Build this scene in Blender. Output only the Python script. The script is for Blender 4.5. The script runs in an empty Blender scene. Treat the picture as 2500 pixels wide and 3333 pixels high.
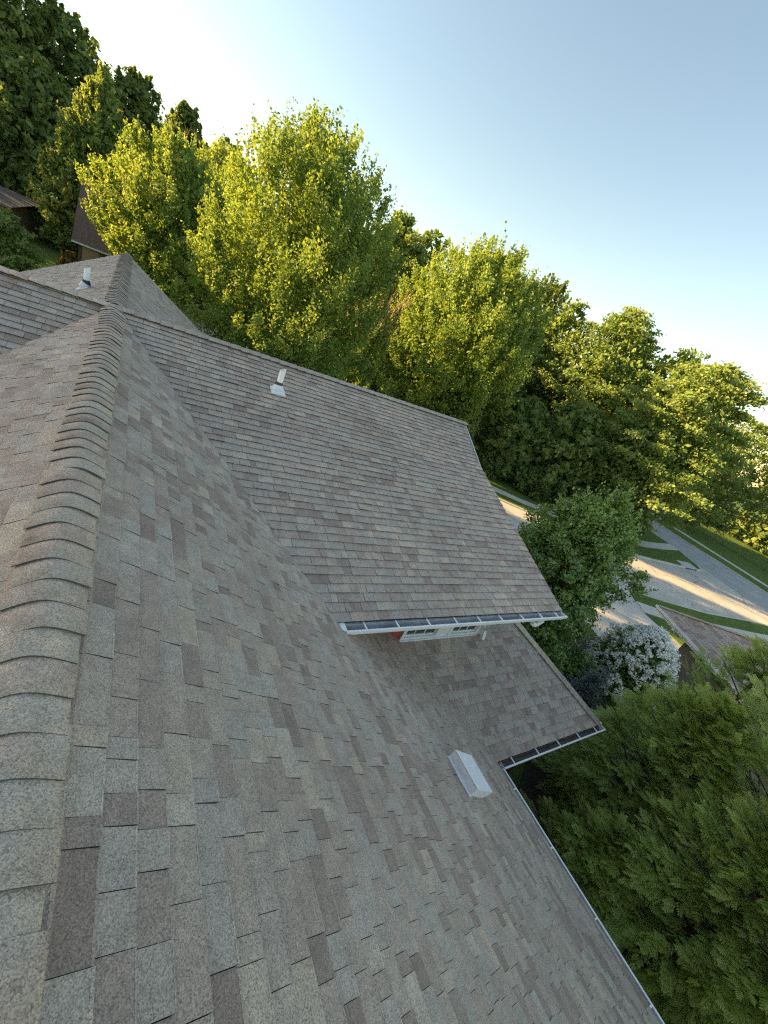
import bpy, math, random
import numpy as np
from mathutils import Vector, Matrix

# ------------------------------------------------------------------ camera, sky, sun, exposure
scene = bpy.context.scene
COL = scene.collection
YAW, PITCH, ROLL, FPX = 0.67522, 0.422295, 0.449927, 1326.2
CAMP = np.array([0.1584, 0.0, 1.77])


def cam_axes():
    cy, sy = math.cos(YAW), math.sin(YAW)
    cp, sp = math.cos(PITCH), math.sin(PITCH)
    F = np.array([sy * cp, cy * cp, -sp])
    R0 = np.array([cy, -sy, 0.0])
    U0 = np.cross(R0, F)
    c, s = math.cos(ROLL), math.sin(ROLL)
    return R0 * c + U0 * s, U0 * c - R0 * s, F


RX, UX, FX = cam_axes()
cam_data = bpy.data.cameras.new('camera')
cam = bpy.data.objects.new('camera', cam_data)
COL.objects.link(cam)
cam.matrix_world = Matrix(((RX[0], UX[0], -FX[0], CAMP[0]), (RX[1], UX[1], -FX[1], CAMP[1]),
                           (RX[2], UX[2], -FX[2], CAMP[2]), (0, 0, 0, 1)))
cam_data.sensor_fit = 'HORIZONTAL'
cam_data.sensor_width = 36.0
cam_data.lens = FPX / 2500.0 * 36.0
cam_data.clip_start = 0.05
cam_data.clip_end = 3000.0
scene.camera = cam

SUN_AZ, SUN_EL = -57.0, 14.0          # azimuth clockwise from +Y, elevation, degrees
world = bpy.data.worlds.new('World')
scene.world = world
world.use_nodes = True
wn = world.node_tree.nodes
sky = wn.new('ShaderNodeTexSky')
sky.sky_type = 'NISHITA'
sky.sun_disc = False
sky.sun_elevation = math.radians(SUN_EL)
sky.sun_rotation = math.radians(SUN_AZ % 360)
sky.air_density = 1.15
sky.dust_density = 0.7
sky.ozone_density = 1.0
world.node_tree.links.new(sky.outputs[0], wn['Background'].inputs[0])
wn['Background'].inputs[1].default_value = 0.075

sun_data = bpy.data.lights.new('sun', 'SUN')
sun_data.energy = 5.0
sun_data.angle = math.radians(0.55)
sun_data.color = (1.0, 0.68, 0.31)
sun = bpy.data.objects.new('sun', sun_data)
COL.objects.link(sun)
_a, _e = math.radians(SUN_AZ), math.radians(SUN_EL)
sun_dir = Vector((math.sin(_a) * math.cos(_e), math.cos(_a) * math.cos(_e), math.sin(_e)))
sun.rotation_euler = sun_dir.to_track_quat('Z', 'Y').to_euler()
sun.location = (-40, 40, 30)

vs = scene.view_settings
vs.view_transform = 'Standard'
vs.look = 'None'
vs.exposure = 2.2
vs.gamma = 1.0
vs.use_curve_mapping = False
vs.use_white_balance = True
vs.white_balance_temperature = 7350
scene.cycles.max_bounces = 6
scene.cycles.diffuse_bounces = 3
scene.cycles.transmission_bounces = 4
scene.cycles.use_denoising = False
scene.cycles.filter_width = 1.25

GZ = -7.70                             # street level
rng = np.random.default_rng(7)
random.seed(7)


# ------------------------------------------------------------------ materials
def new_mat(name):
    m = bpy.data.materials.new(name)
    m.use_nodes = True
    nt = m.node_tree
    return m, nt, nt.nodes, nt.links, nt.nodes['Principled BSDF']


def ramp(nodes, stops, interp='LINEAR'):
    r = nodes.new('ShaderNodeValToRGB')
    r.color_ramp.interpolation = interp
    el = r.color_ramp.elements
    while len(el) < len(stops):
        el.new(0.5)
    for e, (p, c) in zip(el, stops):
        e.position = p
        e.color = (c[0], c[1], c[2], 1)
    return r


def noise(nodes, links, scale, detail=3.0, vec=None, rough=0.55):
    n = nodes.new('ShaderNodeTexNoise')
    n.inputs['Scale'].default_value = scale
    n.inputs['Detail'].default_value = detail
    n.inputs['Roughness'].default_value = rough
    if vec is not None:
        links.new(vec, n.inputs['Vector'])
    return n


def mixc(nodes, links, a, b, fac, mode='MIX'):
    m = nodes.new('ShaderNodeMix')
    m.data_type = 'RGBA'
    m.blend_type = mode
    for sock, v in ((m.inputs[0], fac), (m.inputs[6], a), (m.inputs[7], b)):
        if hasattr(v, 'links'):
            links.new(v, sock)
        elif isinstance(v, (tuple, list)):
            sock.default_value = (v[0], v[1], v[2], 1)
        else:
            sock.default_value = v
    return m.outputs[2]


def maprange(nodes, links, v, a, b, c, d):
    m = nodes.new('ShaderNodeMapRange')
    links.new(v, m.inputs[0])
    for i, x in enumerate((a, b, c, d)):
        m.inputs[i + 1].default_value = x
    return m.outputs[0]


def plain(name, col, rough=0.5, metal=0.0, var=0.12, scale=6.0, spec=0.5, bump=0.0, bscale=40.0, stain=None):
    m, nt, N, L, P = new_mat(name)
    geo = N.new('ShaderNodeNewGeometry')
    n = noise(N, L, scale, 4, geo.outputs['Position'])
    f = maprange(N, L, n.outputs[0], 0.3, 0.7, 1 - var, 1 + var)
    c = mixc(N, L, col, f, 1.0, 'MULTIPLY')
    if stain:
        n2 = noise(N, L, scale * 3.1, 5, geo.outputs['Position'], 0.7)
        f2 = maprange(N, L, n2.outputs[0], 0.56, 0.72, 0.0, stain[1])
        c = mixc(N, L, c, stain[0], f2)
    L.new(c, P.inputs['Base Color'])
    P.inputs['Roughness'].default_value = rough
    P.inputs['Metallic'].default_value = metal
    P.inputs['Specular IOR Level'].default_value = spec
    if bump:
        b = N.new('ShaderNodeBump')
        b.inputs['Strength'].default_value = bump
        b.inputs['Distance'].default_value = 0.01
        n3 = noise(N, L, bscale, 4, geo.outputs['Position'])
        L.new(n3.outputs[0], b.inputs['Height'])
        L.new(b.outputs[0], P.inputs['Normal'])
    return m


SHINGLE_STOPS = [(0.0, (0.178, 0.130, 0.108)), (0.13, (0.212, 0.160, 0.134)), (0.28, (0.254, 0.196, 0.162)),
                 (0.45, (0.274, 0.220, 0.180)), (0.62, (0.254, 0.218, 0.186)), (0.74, (0.268, 0.236, 0.204)),
                 (0.86, (0.312, 0.246, 0.190)), (1.0, (0.322, 0.272, 0.220))]


def shingle_mat(name, gscale=230.0, gain=1.0, use_obj=False):
    m, nt, N, L, P = new_mat(name)
    geo = N.new('ShaderNodeNewGeometry')
    pos = geo.outputs['Position']
    if use_obj:
        oi = N.new('ShaderNodeObjectInfo')
        nz = noise(N, L, 5.0, 2, pos)
        ad = N.new('ShaderNodeMath')
        ad.operation = 'MULTIPLY_ADD'
        L.new(nz.outputs[0], ad.inputs[0])
        ad.inputs[1].default_value = 1.1
        sub = N.new('ShaderNodeMath')
        sub.operation = 'MULTIPLY_ADD'
        L.new(oi.outputs['Random'], sub.inputs[0])
        sub.inputs[1].default_value = 0.55
        sub.inputs[2].default_value = -0.32
        L.new(sub.outputs[0], ad.inputs[2])
        tone = ad.outputs[0]
    else:
        at = N.new('ShaderNodeAttribute')
        at.attribute_name = 'tone'
        tone = at.outputs['Fac']
    r = ramp(N, [(p, (c[0] * gain * 1.60, c[1] * gain * 1.54, c[2] * gain * 1.47)) for p, c in SHINGLE_STOPS])
    L.new(tone, r.inputs[0])
    col = r.outputs[0]
    # ceramic granules: pale, tan and dark grains
    vo = N.new('ShaderNodeTexVoronoi')
    vo.inputs['Scale'].default_value = gscale
    L.new(pos, vo.inputs['Vector'])
    sep = N.new('ShaderNodeSeparateColor')
    L.new(vo.outputs['Color'], sep.inputs[0])
    g1 = maprange(N, L, sep.outputs[0], 0.0, 1.0, 0.66, 1.34)
    col = mixc(N, L, col, g1, 1.0, 'MULTIPLY')
    g2 = maprange(N, L, sep.outputs[1], 0.92, 0.95, 0.0, 0.30)
    col = mixc(N, L, col, (0.55, 0.48, 0.39), g2)
    g3 = maprange(N, L, sep.outputs[2], 0.86, 0.9, 0.0, 0.55)
    col = mixc(N, L, col, (0.08, 0.07, 0.068), g3)
    # blotches of worn and dusty granules
    n1 = noise(N, L, 9.0, 5, pos, 0.65)
    col = mixc(N, L, col, maprange(N, L, n1.outputs[0], 0.3, 0.72, 0.82, 1.16), 1.0, 'MULTIPLY')
    n2 = noise(N, L, 0.55, 3, pos)
    col = mixc(N, L, col, maprange(N, L, n2.outputs[0], 0.3, 0.7, 0.88, 1.1), 1.0, 'MULTIPLY')
    n6 = noise(N, L, 2.3, 5, pos, 0.7)
    col = mixc(N, L, col, (0.13, 0.115, 0.105), maprange(N, L, n6.outputs[0], 0.60, 0.74, 0.0, 0.30))
    n4 = noise(N, L, 26.0, 6, pos, 0.7)
    col = mixc(N, L, col, (0.46, 0.41, 0.35), maprange(N, L, n4.outputs[0], 0.66, 0.78, 0.0, 0.45))
    L.new(col, P.inputs['Base Color'])
    P.inputs['Roughness'].default_value = 0.68
    P.inputs['Specular IOR Level'].default_value = 0.55
    b = N.new('ShaderNodeBump')
    b.inputs['Strength'].default_value = 0.4
    b.inputs['Distance'].default_value = 0.004
    L.new(vo.outputs['Distance'], b.inputs['Height'])
    n5 = noise(N, L, 14.0, 3, pos)
    b2 = N.new('ShaderNodeBump')
    b2.inputs['Strength'].default_value = 0.35
    b2.inputs['Distance'].default_value = 0.01
    L.new(n5.outputs[0], b2.inputs['Height'])
    L.new(b2.outputs[0], b.inputs['Normal'])
    L.new(b.outputs[0], P.inputs['Normal'])
    return m


def leaf_mat(name, stops, trans=0.38, rough=0.6, spec=0.12, tmul=(1.5, 1.35, 0.6)):
    m, nt, N, L, P = new_mat(name)
    at = N.new('ShaderNodeAttribute')
    at.attribute_name = 'tone'
    r = ramp(N, stops)
    L.new(at.outputs['Fac'], r.inputs[0])
    L.new(r.outputs[0], P.inputs['Base Color'])
    P.inputs['Roughness'].default_value = rough
    P.inputs['Specular IOR Level'].default_value = spec
    tr = N.new('ShaderNodeBsdfTranslucent')
    L.new(mixc(N, L, r.outputs[0], tmul, 1.0, 'MULTIPLY'), tr.inputs['Color'])
    mx = N.new('ShaderNodeMixShader')
    mx.inputs[0].default_value = trans
    L.new(P.outputs[0], mx.inputs[1])
    L.new(tr.outputs[0], mx.inputs[2])
    L.new(mx.outputs[0], N['Material Output'].inputs['Surface'])
    return m


def grass_mat():
    m, nt, N, L, P = new_mat('lawn_grass')
    geo = N.new('ShaderNodeNewGeometry')
    mp = N.new('ShaderNodeMapping')
    mp.inputs['Rotation'].default_value = (0, 0, 0.35)
    mp.inputs['Scale'].default_value = (1.0, 4.0, 1.0)
    L.new(geo.outputs['Position'], mp.inputs[0])
    n1 = noise(N, L, 0.6, 5, mp.outputs[0], 0.6)
    n2 = noise(N, L, 9.0, 5, mp.outputs[0], 0.75)
    r = ramp(N, [(0.25, (0.062, 0.105, 0.024)), (0.5, (0.098, 0.160, 0.036)), (0.75, (0.150, 0.200, 0.056))])
    add = N.new('ShaderNodeMath')
    add.operation = 'MULTIPLY_ADD'
    L.new(n2.outputs[0], add.inputs[0])
    add.inputs[1].default_value = 0.7
    ad2 = N.new('ShaderNodeMath')
    ad2.operation = 'MULTIPLY_ADD'
    L.new(n1.outputs[0], ad2.inputs[0])
    ad2.inputs[1].default_value = 0.6
    ad2.inputs[2].default_value = -0.15
    L.new(ad2.outputs[0], add.inputs[2])
    L.new(add.outputs[0], r.inputs[0])
    L.new(r.outputs[0], P.inputs['Base Color'])
    P.inputs['Roughness'].default_value = 0.9
    P.inputs['Specular IOR Level'].default_value = 0.1
    b = N.new('ShaderNodeBump')
    b.inputs['Strength'].default_value = 0.9
    b.inputs['Distance'].default_value = 0.06
    n3 = noise(N, L, 22.0, 4, geo.outputs['Position'], 0.8)
    L.new(n3.outputs[0], b.inputs['Height'])
    L.new(b.outputs[0], P.inputs['Normal'])
    return m


def concrete_mat(name, col, joint=None, crack=True):
    m, nt, N, L, P = new_mat(name)
    geo = N.new('ShaderNodeNewGeometry')
    pos = geo.outputs['Position']
    n1 = noise(N, L, 0.7, 5, pos, 0.6)
    c = mixc(N, L, col, maprange(N, L, n1.outputs[0], 0.3, 0.7, 0.86, 1.12), 1.0, 'MULTIPLY')
    n2 = noise(N, L, 30, 4, pos, 0.7)
    c = mixc(N, L, c, maprange(N, L, n2.outputs[0], 0.3, 0.7, 0.9, 1.1), 1.0, 'MULTIPLY')
    if crack:
        vo = N.new('ShaderNodeTexVoronoi')
        vo.feature = 'DISTANCE_TO_EDGE'
        vo.inputs['Scale'].default_value = 0.16
        wv = noise(N, L, 1.3, 4, pos)
        ad = N.new('ShaderNodeVectorMath')
        ad.operation = 'ADD'
        L.new(pos, ad.inputs[0])
        L.new(wv.outputs['Color'], ad.inputs[1])
        L.new(ad.outputs[0], vo.inputs['Vector'])
        c = mixc(N, L, (0.09, 0.085, 0.08), c, maprange(N, L, vo.outputs['Distance'], 0.002, 0.009, 0.25, 1.0))
    L.new(c, P.inputs['Base Color'])
    P.inputs['Roughness'].default_value = 0.85
    P.inputs['Specular IOR Level'].default_value = 0.25
    b = N.new('ShaderNodeBump')
    b.inputs['Strength'].default_value = 0.3
    b.inputs['Distance'].default_value = 0.01
    L.new(n2.outputs[0], b.inputs['Height'])
    L.new(b.outputs[0], P.inputs['Normal'])
    return m


M = {}
M['shingle'] = shingle_mat('asphalt_shingle')
M['cap'] = shingle_mat('ridge_cap_shingle', use_obj=True, gain=1.05)
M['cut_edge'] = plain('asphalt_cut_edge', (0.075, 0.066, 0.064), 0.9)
M['deck'] = plain('roof_felt', (0.05, 0.045, 0.043), 0.95)
M['white'] = plain('white_painted_metal', (0.78, 0.78, 0.77), 0.35, var=0.05, stain=((0.45, 0.43, 0.38), 0.35))
M['gutter_in'] = plain('dull_gutter_inside', (0.46, 0.47, 0.48), 0.5, var=0.2, stain=((0.2, 0.17, 0.14), 0.6))
M['gutter_silt'] = plain('silted_gutter_inside', (0.16, 0.135, 0.115), 0.9, var=0.4, scale=9, stain=((0.05, 0.04, 0.03), 0.8))
M['pvc'] = plain('white_pvc', (0.80, 0.79, 0.74), 0.4, var=0.06, stain=((0.55, 0.52, 0.42), 0.3))
M['rubber'] = plain('black_rubber', (0.03, 0.03, 0.032), 0.55)
M['lead'] = plain('pale_flashing', (0.72, 0.74, 0.76), 0.4, var=0.12)
M['galv'] = plain('galvanised_steel', (0.80, 0.82, 0.83), 0.45, metal=0.12, var=0.1, scale=14,
                  stain=((0.42, 0.38, 0.30), 0.5))
M['rust'] = plain('rusty_seam', (0.55, 0.42, 0.22), 0.7, var=0.3, scale=60)
M['red'] = plain('red_siding', (0.30, 0.055, 0.04), 0.6, var=0.12, bump=0.2)
M['bark'] = plain('tree_bark', (0.075, 0.058, 0.045), 0.95, var=0.35, scale=14, bump=0.8, bscale=30)
M['twig'] = plain('dry_twig', (0.30, 0.19, 0.12), 0.9, var=0.25, scale=4)
M['tan_siding'] = plain('tan_siding', (0.36, 0.25, 0.13), 0.7, var=0.1)
M['brown_trim'] = plain('dark_brown_trim', (0.075, 0.058, 0.048), 0.6)
M['brown_roof'] = plain('brown_roof_shingle', (0.165, 0.108, 0.086), 0.95, var=0.25, scale=3)
M['grey_roof'] = plain('grey_brown_roof', (0.12, 0.105, 0.098), 0.95, var=0.2, scale=3)
M['taupe_wall'] = plain('taupe_wall', (0.20, 0.165, 0.13), 0.8, var=0.1, bump=0.2)
M['mulch'] = plain('dark_mulch', (0.035, 0.026, 0.02), 0.95, var=0.4, scale=12, bump=0.8)
M['fence'] = plain('black_fence', (0.03, 0.03, 0.03), 0.5)
M['petal'] = plain('white_petal', (0.88, 0.89, 0.82), 0.6, var=0.08, scale=20)
M['grass'] = grass_mat()
M['street'] = concrete_mat('street_concrete', (0.50, 0.475, 0.43))
M['asphalt'] = concrete_mat('worn_side_street', (0.37, 0.37, 0.36))
M['walk'] = concrete_mat('sidewalk_concrete', (0.55, 0.52, 0.47), crack=False)
M['glass'] = plain('window_glass', (0.03, 0.05, 0.045), 0.04, var=0.1, spec=0.8)
G_MAPLE = [(0.0, (0.072, 0.131, 0.043)), (0.5, (0.157, 0.239, 0.074)), (1.0, (0.282, 0.348, 0.125))]
G_DARK = [(0.0, (0.055, 0.095, 0.036)), (0.5, (0.112, 0.171, 0.058)), (1.0, (0.201, 0.265, 0.083))]
G_LIME = [(0.0, (0.085, 0.149, 0.043)), (0.5, (0.192, 0.289, 0.075)), (1.0, (0.325, 0.403, 0.137))]
G_COOL = [(0.0, (0.080, 0.150, 0.036)), (0.5, (0.175, 0.290, 0.074)), (1.0, (0.310, 0.420, 0.190))]
G_ARB = [(0.0, (0.140, 0.215, 0.050)), (0.5, (0.310, 0.430, 0.110)), (1.0, (0.460, 0.540, 0.180))]
G_BLUE = [(0.0, (0.065, 0.094, 0.098)), (0.5, (0.130, 0.176, 0.189)), (1.0, (0.221, 0.273, 0.286))]
M['maple'] = leaf_mat('maple_leaf', G_MAPLE)
M['dark'] = leaf_mat('dark_leaf', G_DARK, 0.3)
M['lime'] = leaf_mat('lime_leaf', G_LIME, 0.42)
M['cool'] = leaf_mat('cool_leaf', G_COOL, 0.3, 0.38, 0.5)
M['arb'] = leaf_mat('arborvitae_spray', G_ARB, 0.42, 0.5, 0.35, (1.15, 1.1, 0.8))
M['blue'] = leaf_mat('blue_needle', G_BLUE, 0.15)
M['tawny'] = leaf_mat('tawny_seed', [(0.0, (0.12, 0.085, 0.03)), (1.0, (0.24, 0.17, 0.06))], 0.3)


# ------------------------------------------------------------------ object helpers
def link(o, parent=None):
    COL.objects.link(o)
    if parent is not None:
        o.parent = parent
    return o


def empty(name, loc=(0, 0, 0), label=None, cat=None, group=None):
    o = bpy.data.objects.new(name, None)
    o.location = loc
    o.empty_display_size = 0.3
    link(o)
    tag(o, label, cat, group)
    return o


def tag(o, label=None, cat=None, group=None, kind=None):
    if label:
        o['label'] = label
    if cat:
        o['category'] = cat
    if group:
        o['group'] = group
    if kind:
        o['kind'] = kind
    return o


class MB:
    """collects faces (world coordinates) with a tone per face; build() links ONE mesh object"""

    def __init__(self):
        self.v, self.f, self.t, self.m = [], [], [], {}

    def face(self, pts, tone=0.5):
        b = len(self.v)
        self.v.extend([tuple(map(float, p)) for p in pts])
        self.f.append(tuple(range(b, b + len(pts))))
        self.t.append(tone)

    def mesh(self, vs, fs, tone=0.5, edge_from=None):
        b = len(self.v)
        self.v.extend([tuple(map(float, p)) for p in vs])
        for q, f in enumerate(fs):
            if edge_from is not None and q >= edge_from:
                self.m[len(self.f)] = 1
            self.f.append(tuple(i + b for i in f))
            self.t.append(tone)

    def box(self, c, s, rz=0.0, tone=0.5):
        x, y, z = [k / 2 for k in s]
        ca, sa = math.cos(rz), math.sin(rz)
        vs = []
        for dz in (-z, z):
            for dx, dy in ((-x, -y), (x, -y), (x, y), (-x, y)):
                vs.append((c[0] + dx * ca - dy * sa, c[1] + dx * sa + dy * ca, c[2] + dz))
        self.mesh(vs, [(3, 2, 1, 0), (4, 5, 6, 7), (0, 1, 5, 4), (1, 2, 6, 5), (2, 3, 7, 6), (3, 0, 4, 7)], tone)

    def hexa(self, P, tone=0.5):
        """8 points: bottom loop then top loop"""
        self.mesh(P, [(3, 2, 1, 0), (4, 5, 6, 7), (0, 1, 5, 4), (1, 2, 6, 5), (2, 3, 7, 6), (3, 0, 4, 7)], tone)

    def bar(self, a, b, w, h, up=(0, 0, 1), tone=0.5):
        a, b, up = Vector(a), Vector(b), Vector(up)
        d = (b - a).normalized()
        s = d.cross(up).normalized() * (w / 2)
        u = s.cross(d).normalized() * (h / 2)
        self.hexa([a - s - u, a + s - u, a + s + u, a - s + u, b - s - u, b + s - u, b + s + u, b - s + u][:8], tone)

    def tube(self, pts, rad, n=8, cap=True, tone=0.5):
        pts = [Vector(p) for p in pts]
        rings = []
        for i, p in enumerate(pts):
            d = (pts[min(i + 1, len(pts) - 1)] - pts[max(i - 1, 0)]).normalized()
            a = d.cross(Vector((0.3, 0.9, 0.1))).normalized()
            b = d.cross(a)
            r = rad[i] if hasattr(rad, '__len__') else rad
            rings.append([p + a * (r * math.cos(2 * math.pi * k / n)) + b * (r * math.sin(2 * math.pi * k / n)) for k in range(n)])
        vs = [q for r in rings for q in r]
        fs = []
        for i in range(len(pts) - 1):
            for k in range(n):
                k2 = (k + 1) % n
                fs.append((i * n + k, i * n + k2, (i + 1) * n + k2, (i + 1) * n + k))
        if cap:
            fs.append(tuple(reversed(range(n))))
            fs.append(tuple(range((len(pts) - 1) * n, len(pts) * n)))
        self.mesh(vs, fs, tone)

    def slab(self, poly, z0, z1, tone=0.5):
        """vertical prism over a plan polygon"""
        n = len(poly)
        vs = [(p[0], p[1], z0) for p in poly] + [(p[0], p[1], z1) for p in poly]
        fs = [tuple(range(n, 2 * n))] + [(i, (i + 1) % n, n + (i + 1) % n, n + i) for i in range(n)]
        self.mesh(vs, fs, tone)

    def build(self, name, mat, parent=None, smooth=False, origin=None):
        me = bpy.data.meshes.new(name)
        v = np.array(self.v, float)
        o = np.zeros(3)
        if origin is not None:
            o = v.mean(0) if isinstance(origin, str) else np.array(origin, float)
        par = np.array(parent.matrix_basis.translation) if (parent is not None and parent.parent is None) else np.zeros(3)
        if parent is not None and parent.parent is not None:
            par = np.array(parent.matrix_basis.translation) + np.array(parent.parent.matrix_basis.translation)
        if origin is None:
            o = par
        me.from_pydata((v - o).tolist(), [], self.f)
        at = me.attributes.new('tone', 'FLOAT', 'FACE')
        at.data.foreach_set('value', np.array(self.t, dtype=np.float32))
        if smooth:
            me.polygons.foreach_set('use_smooth', np.ones(len(self.f), dtype=bool))
        if self.m:
            mi = np.zeros(len(self.f), dtype=np.int32)
            mi[list(self.m)] = 1
            me.polygons.foreach_set('material_index', mi)
        for mm in (mat if isinstance(mat, (list, tuple)) else [mat]):
            me.materials.append(mm)
        ob = bpy.data.objects.new(name, me)
        ob.location = tuple(o - par)
        return link(ob, parent)


def quads_object(name, V, T, mat, parent, origin):
    """V: (n,4,3) quads in world space; T: (n,) tone"""
    n = len(V)
    me = bpy.data.meshes.new(name)
    me.vertices.add(4 * n)
    me.vertices.foreach_set('co', (V.reshape(-1, 3) - np.array(origin)).astype(np.float32).ravel())
    me.loops.add(4 * n)
    me.loops.foreach_set('vertex_index', np.arange(4 * n, dtype=np.int32))
    me.polygons.add(n)
    me.polygons.foreach_set('loop_start', np.arange(0, 4 * n, 4, dtype=np.int32))
    me.update(calc_edges=True)
    at = me.attributes.new('tone', 'FLOAT', 'FACE')
    at.data.foreach_set('value', T.astype(np.float32))
    me.materials.append(mat)
    ob = bpy.data.objects.new(name, me)
    return link(ob, parent)


def struct(o):
    o['kind'] = 'structure'
    return o


# ------------------------------------------------------------------ ground, streets, walks
mb = MB()
mb.face([(-600, -600, GZ - 0.02), (700, -600, GZ - 0.02), (700, 700, GZ - 0.02), (-600, 700, GZ - 0.02)])
struct(mb.build('ground', M['grass']))

far_kerb = [(12, 62), (13.5, 46), (15, 37), (18, 30.5), (22.5, 25.3), (27.6, 21.07), (30.25, 19.39), (33.6, 17.4), (37.55, 15.52),
            (41.8, 14.3), (46.3, 13.64), (50.5, 13.0), (52.6, 12.95), (53.4, 13.5), (54.1, 14.8), (54.9, 16.3), (55.2, 19), (55.2, 90)]
near_kerb = [(4, 62), (5.2, 46), (6.8, 36), (10, 28.5), (15, 21.5), (20, 16.6), (25, 13.0), (30.9, 10.07), (34.05, 8.95), (39.0, 7.5),
             (45.6, 6.34), (50, 5.2), (53.2, 2.8), (55, -1), (55.2, -6), (55.2, -70)]
mb = MB()
ms = [(12, 62)] + far_kerb[1:14] + [(54.4, 9), (54.2, 3)] + near_kerb[12::-1]
ms = far_kerb[0:15] + [(56.0, 14.0), (56.0, 0.5)] + near_kerb[12::-1]
mb.face([(x, y, GZ) for x, y in ms])
struct(mb.build('street', M['street']))
mb = MB()
mb.face([(x, y, GZ + 0.004) for x, y in [(55.2, -70), (63.7, -70), (63.7, 9.3), (63.9, 14.5), (63.4, 18.2), (63.4, 90), (55.2, 90), (55.2, 17.0),
                                         (54.6, 14.4), (53.9, 9.5), (54.2, 3.2), (55.0, -1)]])
struct(mb.build('side_street', M['asphalt']))


def kerb(line, name, w=0.16, side=1):
    b = MB()
    P = [Vector((x, y, 0)) for x, y in line]
    off = []
    for i in range(len(P)):
        d = (P[min(i + 1, len(P) - 1)] - P[max(i - 1, 0)]).normalized()
        off.append(Vector((-d.y, d.x, 0)) * w * side)
    for i in range(len(P) - 1):
        a, c = P[i], P[i + 1]
        a2, c2 = a + off[i], c + off[i + 1]
        z0, z1 = GZ - 0.02, GZ + 0.13
        if side > 0:
            q = [a, c, c2, a2]
        else:
            q = [a2, c2, c, a]
        b.hexa([(p.x, p.y, z0) for p in q] + [(p.x, p.y, z1) for p in q])
    return struct(b.build(name, M['walk']))


kerb(far_kerb, 'far_kerb', 0.17, 1)
kerb(near_kerb[8:], 'near_kerb', 0.17, -1)
kerb([(63.7, -70), (63.7, 9.3), (63.9, 14.5), (63.4, 18.2), (63.4, 90)], 'side_street_kerb', 0.17, -1)


def flat(name, poly, mat, z, z0=None):
    b = MB()
    b.slab(poly, GZ - 0.015 if z0 is None else z0, z)
    return struct(b.build(name, mat))


LZ = GZ + 0.115
# the wooded lot across the street, its verge and walk
walk_lo = [(13.5, 62), (14.8, 46.5), (16.6, 37.6), (19.6, 31.4), (23.8, 26.8), (28.35, 22.55), (31.0, 20.95), (34.6, 19.15), (38.4, 17.6), (42.0, 16.6),
           (46.0, 16.2), (49.6, 16.2), (55.05, 16.5)]
walk_hi = [(14.7, 62), (16.0, 46.9), (17.6, 38.2), (20.5, 32.3), (24.6, 27.8), (29.0, 23.75), (31.5, 21.95), (35.05, 20.3), (38.8, 18.8), (42.4, 17.8),
           (46.0, 17.4), (49.6, 17.4), (55.05, 17.7)]
verge_in = [(12.17, 62), (13.67, 46), (15.16, 37.1), (18.14, 30.62), (22.6, 25.44), (27.7, 21.22), (30.35, 19.55), (33.68, 17.56), (37.62, 15.68), (41.83, 14.47),
            (46.33, 13.81), (50.52, 13.17), (52.5, 13.13), (53.25, 13.6), (53.95, 14.85), (54.75, 16.35)]
flat('far_verge', verge_in + [(54.9, 16.5)] + walk_lo[::-1][1:], M['grass'], LZ)
flat('far_sidewalk', walk_lo + walk_hi[::-1], M['walk'], LZ + 0.012)
flat('woodland_floor', walk_hi + [(55.05, 90), (14.7, 90)], M['grass'], LZ)
# our side: verge, walk, lawn, drive
flat('near_verge', [(31.0, 9.88), (34.0, 8.78), (38.95, 7.33), (45.55, 6.17), (49.9, 5.04), (51.0, 3.6), (43.5, 5.06), (37.5, 6.45), (32.0, 8.05), (30.05, 8.9)], M['grass'], LZ)
flat('near_sidewalk', [(30.05, 8.88), (32.0, 8.03), (37.5, 6.43), (43.5, 5.04), (51.0, 3.58), (51.0, 2.3), (43.2, 3.8), (37.2, 5.2), (31.2, 7.1), (29.4, 7.9)], M['walk'], LZ + 0.008)
flat('side_lawn', [(29.38, 7.86), (31.2, 7.08), (37.2, 5.18), (43.2, 3.78), (51.0, 2.28), (55.0, -2), (55.0, -60), (29.0, -60), (29.1, 5.3)], M['grass'], LZ)
flat('driveway', [(31.0, 10.03), (30.03, 8.9), (29.37, 7.9), (29.09, 5.3), (28.9, 2.2), (21.6, 2.2), (21.6, 7.0), (22.6, 10.6), (23.3, 14.2), (25.0, 12.98)], M['walk'], GZ + 0.055)
flat('front_lawn', [(21.55, 2.2), (21.55, 7.0), (22.55, 10.6), (23.2, 14.25), (20, 16.55), (15, 21.45), (10, 28.45), (6.8, 35.9), (5.2, 46), (4, 62), (-60, 120), (-120, 60), (-60, -60), (29, -60), (28.9, 2.18)],
     M['grass'], LZ)
flat('fenced_verge', [(63.9, -60), (63.9, 9.3), (64.1, 14.5), (63.6, 18.2), (63.6, 90), (67.6, 90), (67.6, -60)], M['grass'], LZ)
flat('fenced_sidewalk', [(67.6, -60), (67.6, 90), (68.9, 90), (68.9, -60)], M['walk'], LZ + 0.01)
flat('fenced_lawn', [(68.9, -60), (68.9, 90), (200, 90), (200, -60)], M['grass'], LZ)
flat('planting_bed', [(8.2, -7), (16.5, -7), (16.5, 3.0), (21.0, 6.2), (21.0, 9.5), (12, 10.5), (11.2, 2.6), (8.2, 1.0)], M['mulch'], LZ + 0.03)

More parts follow.
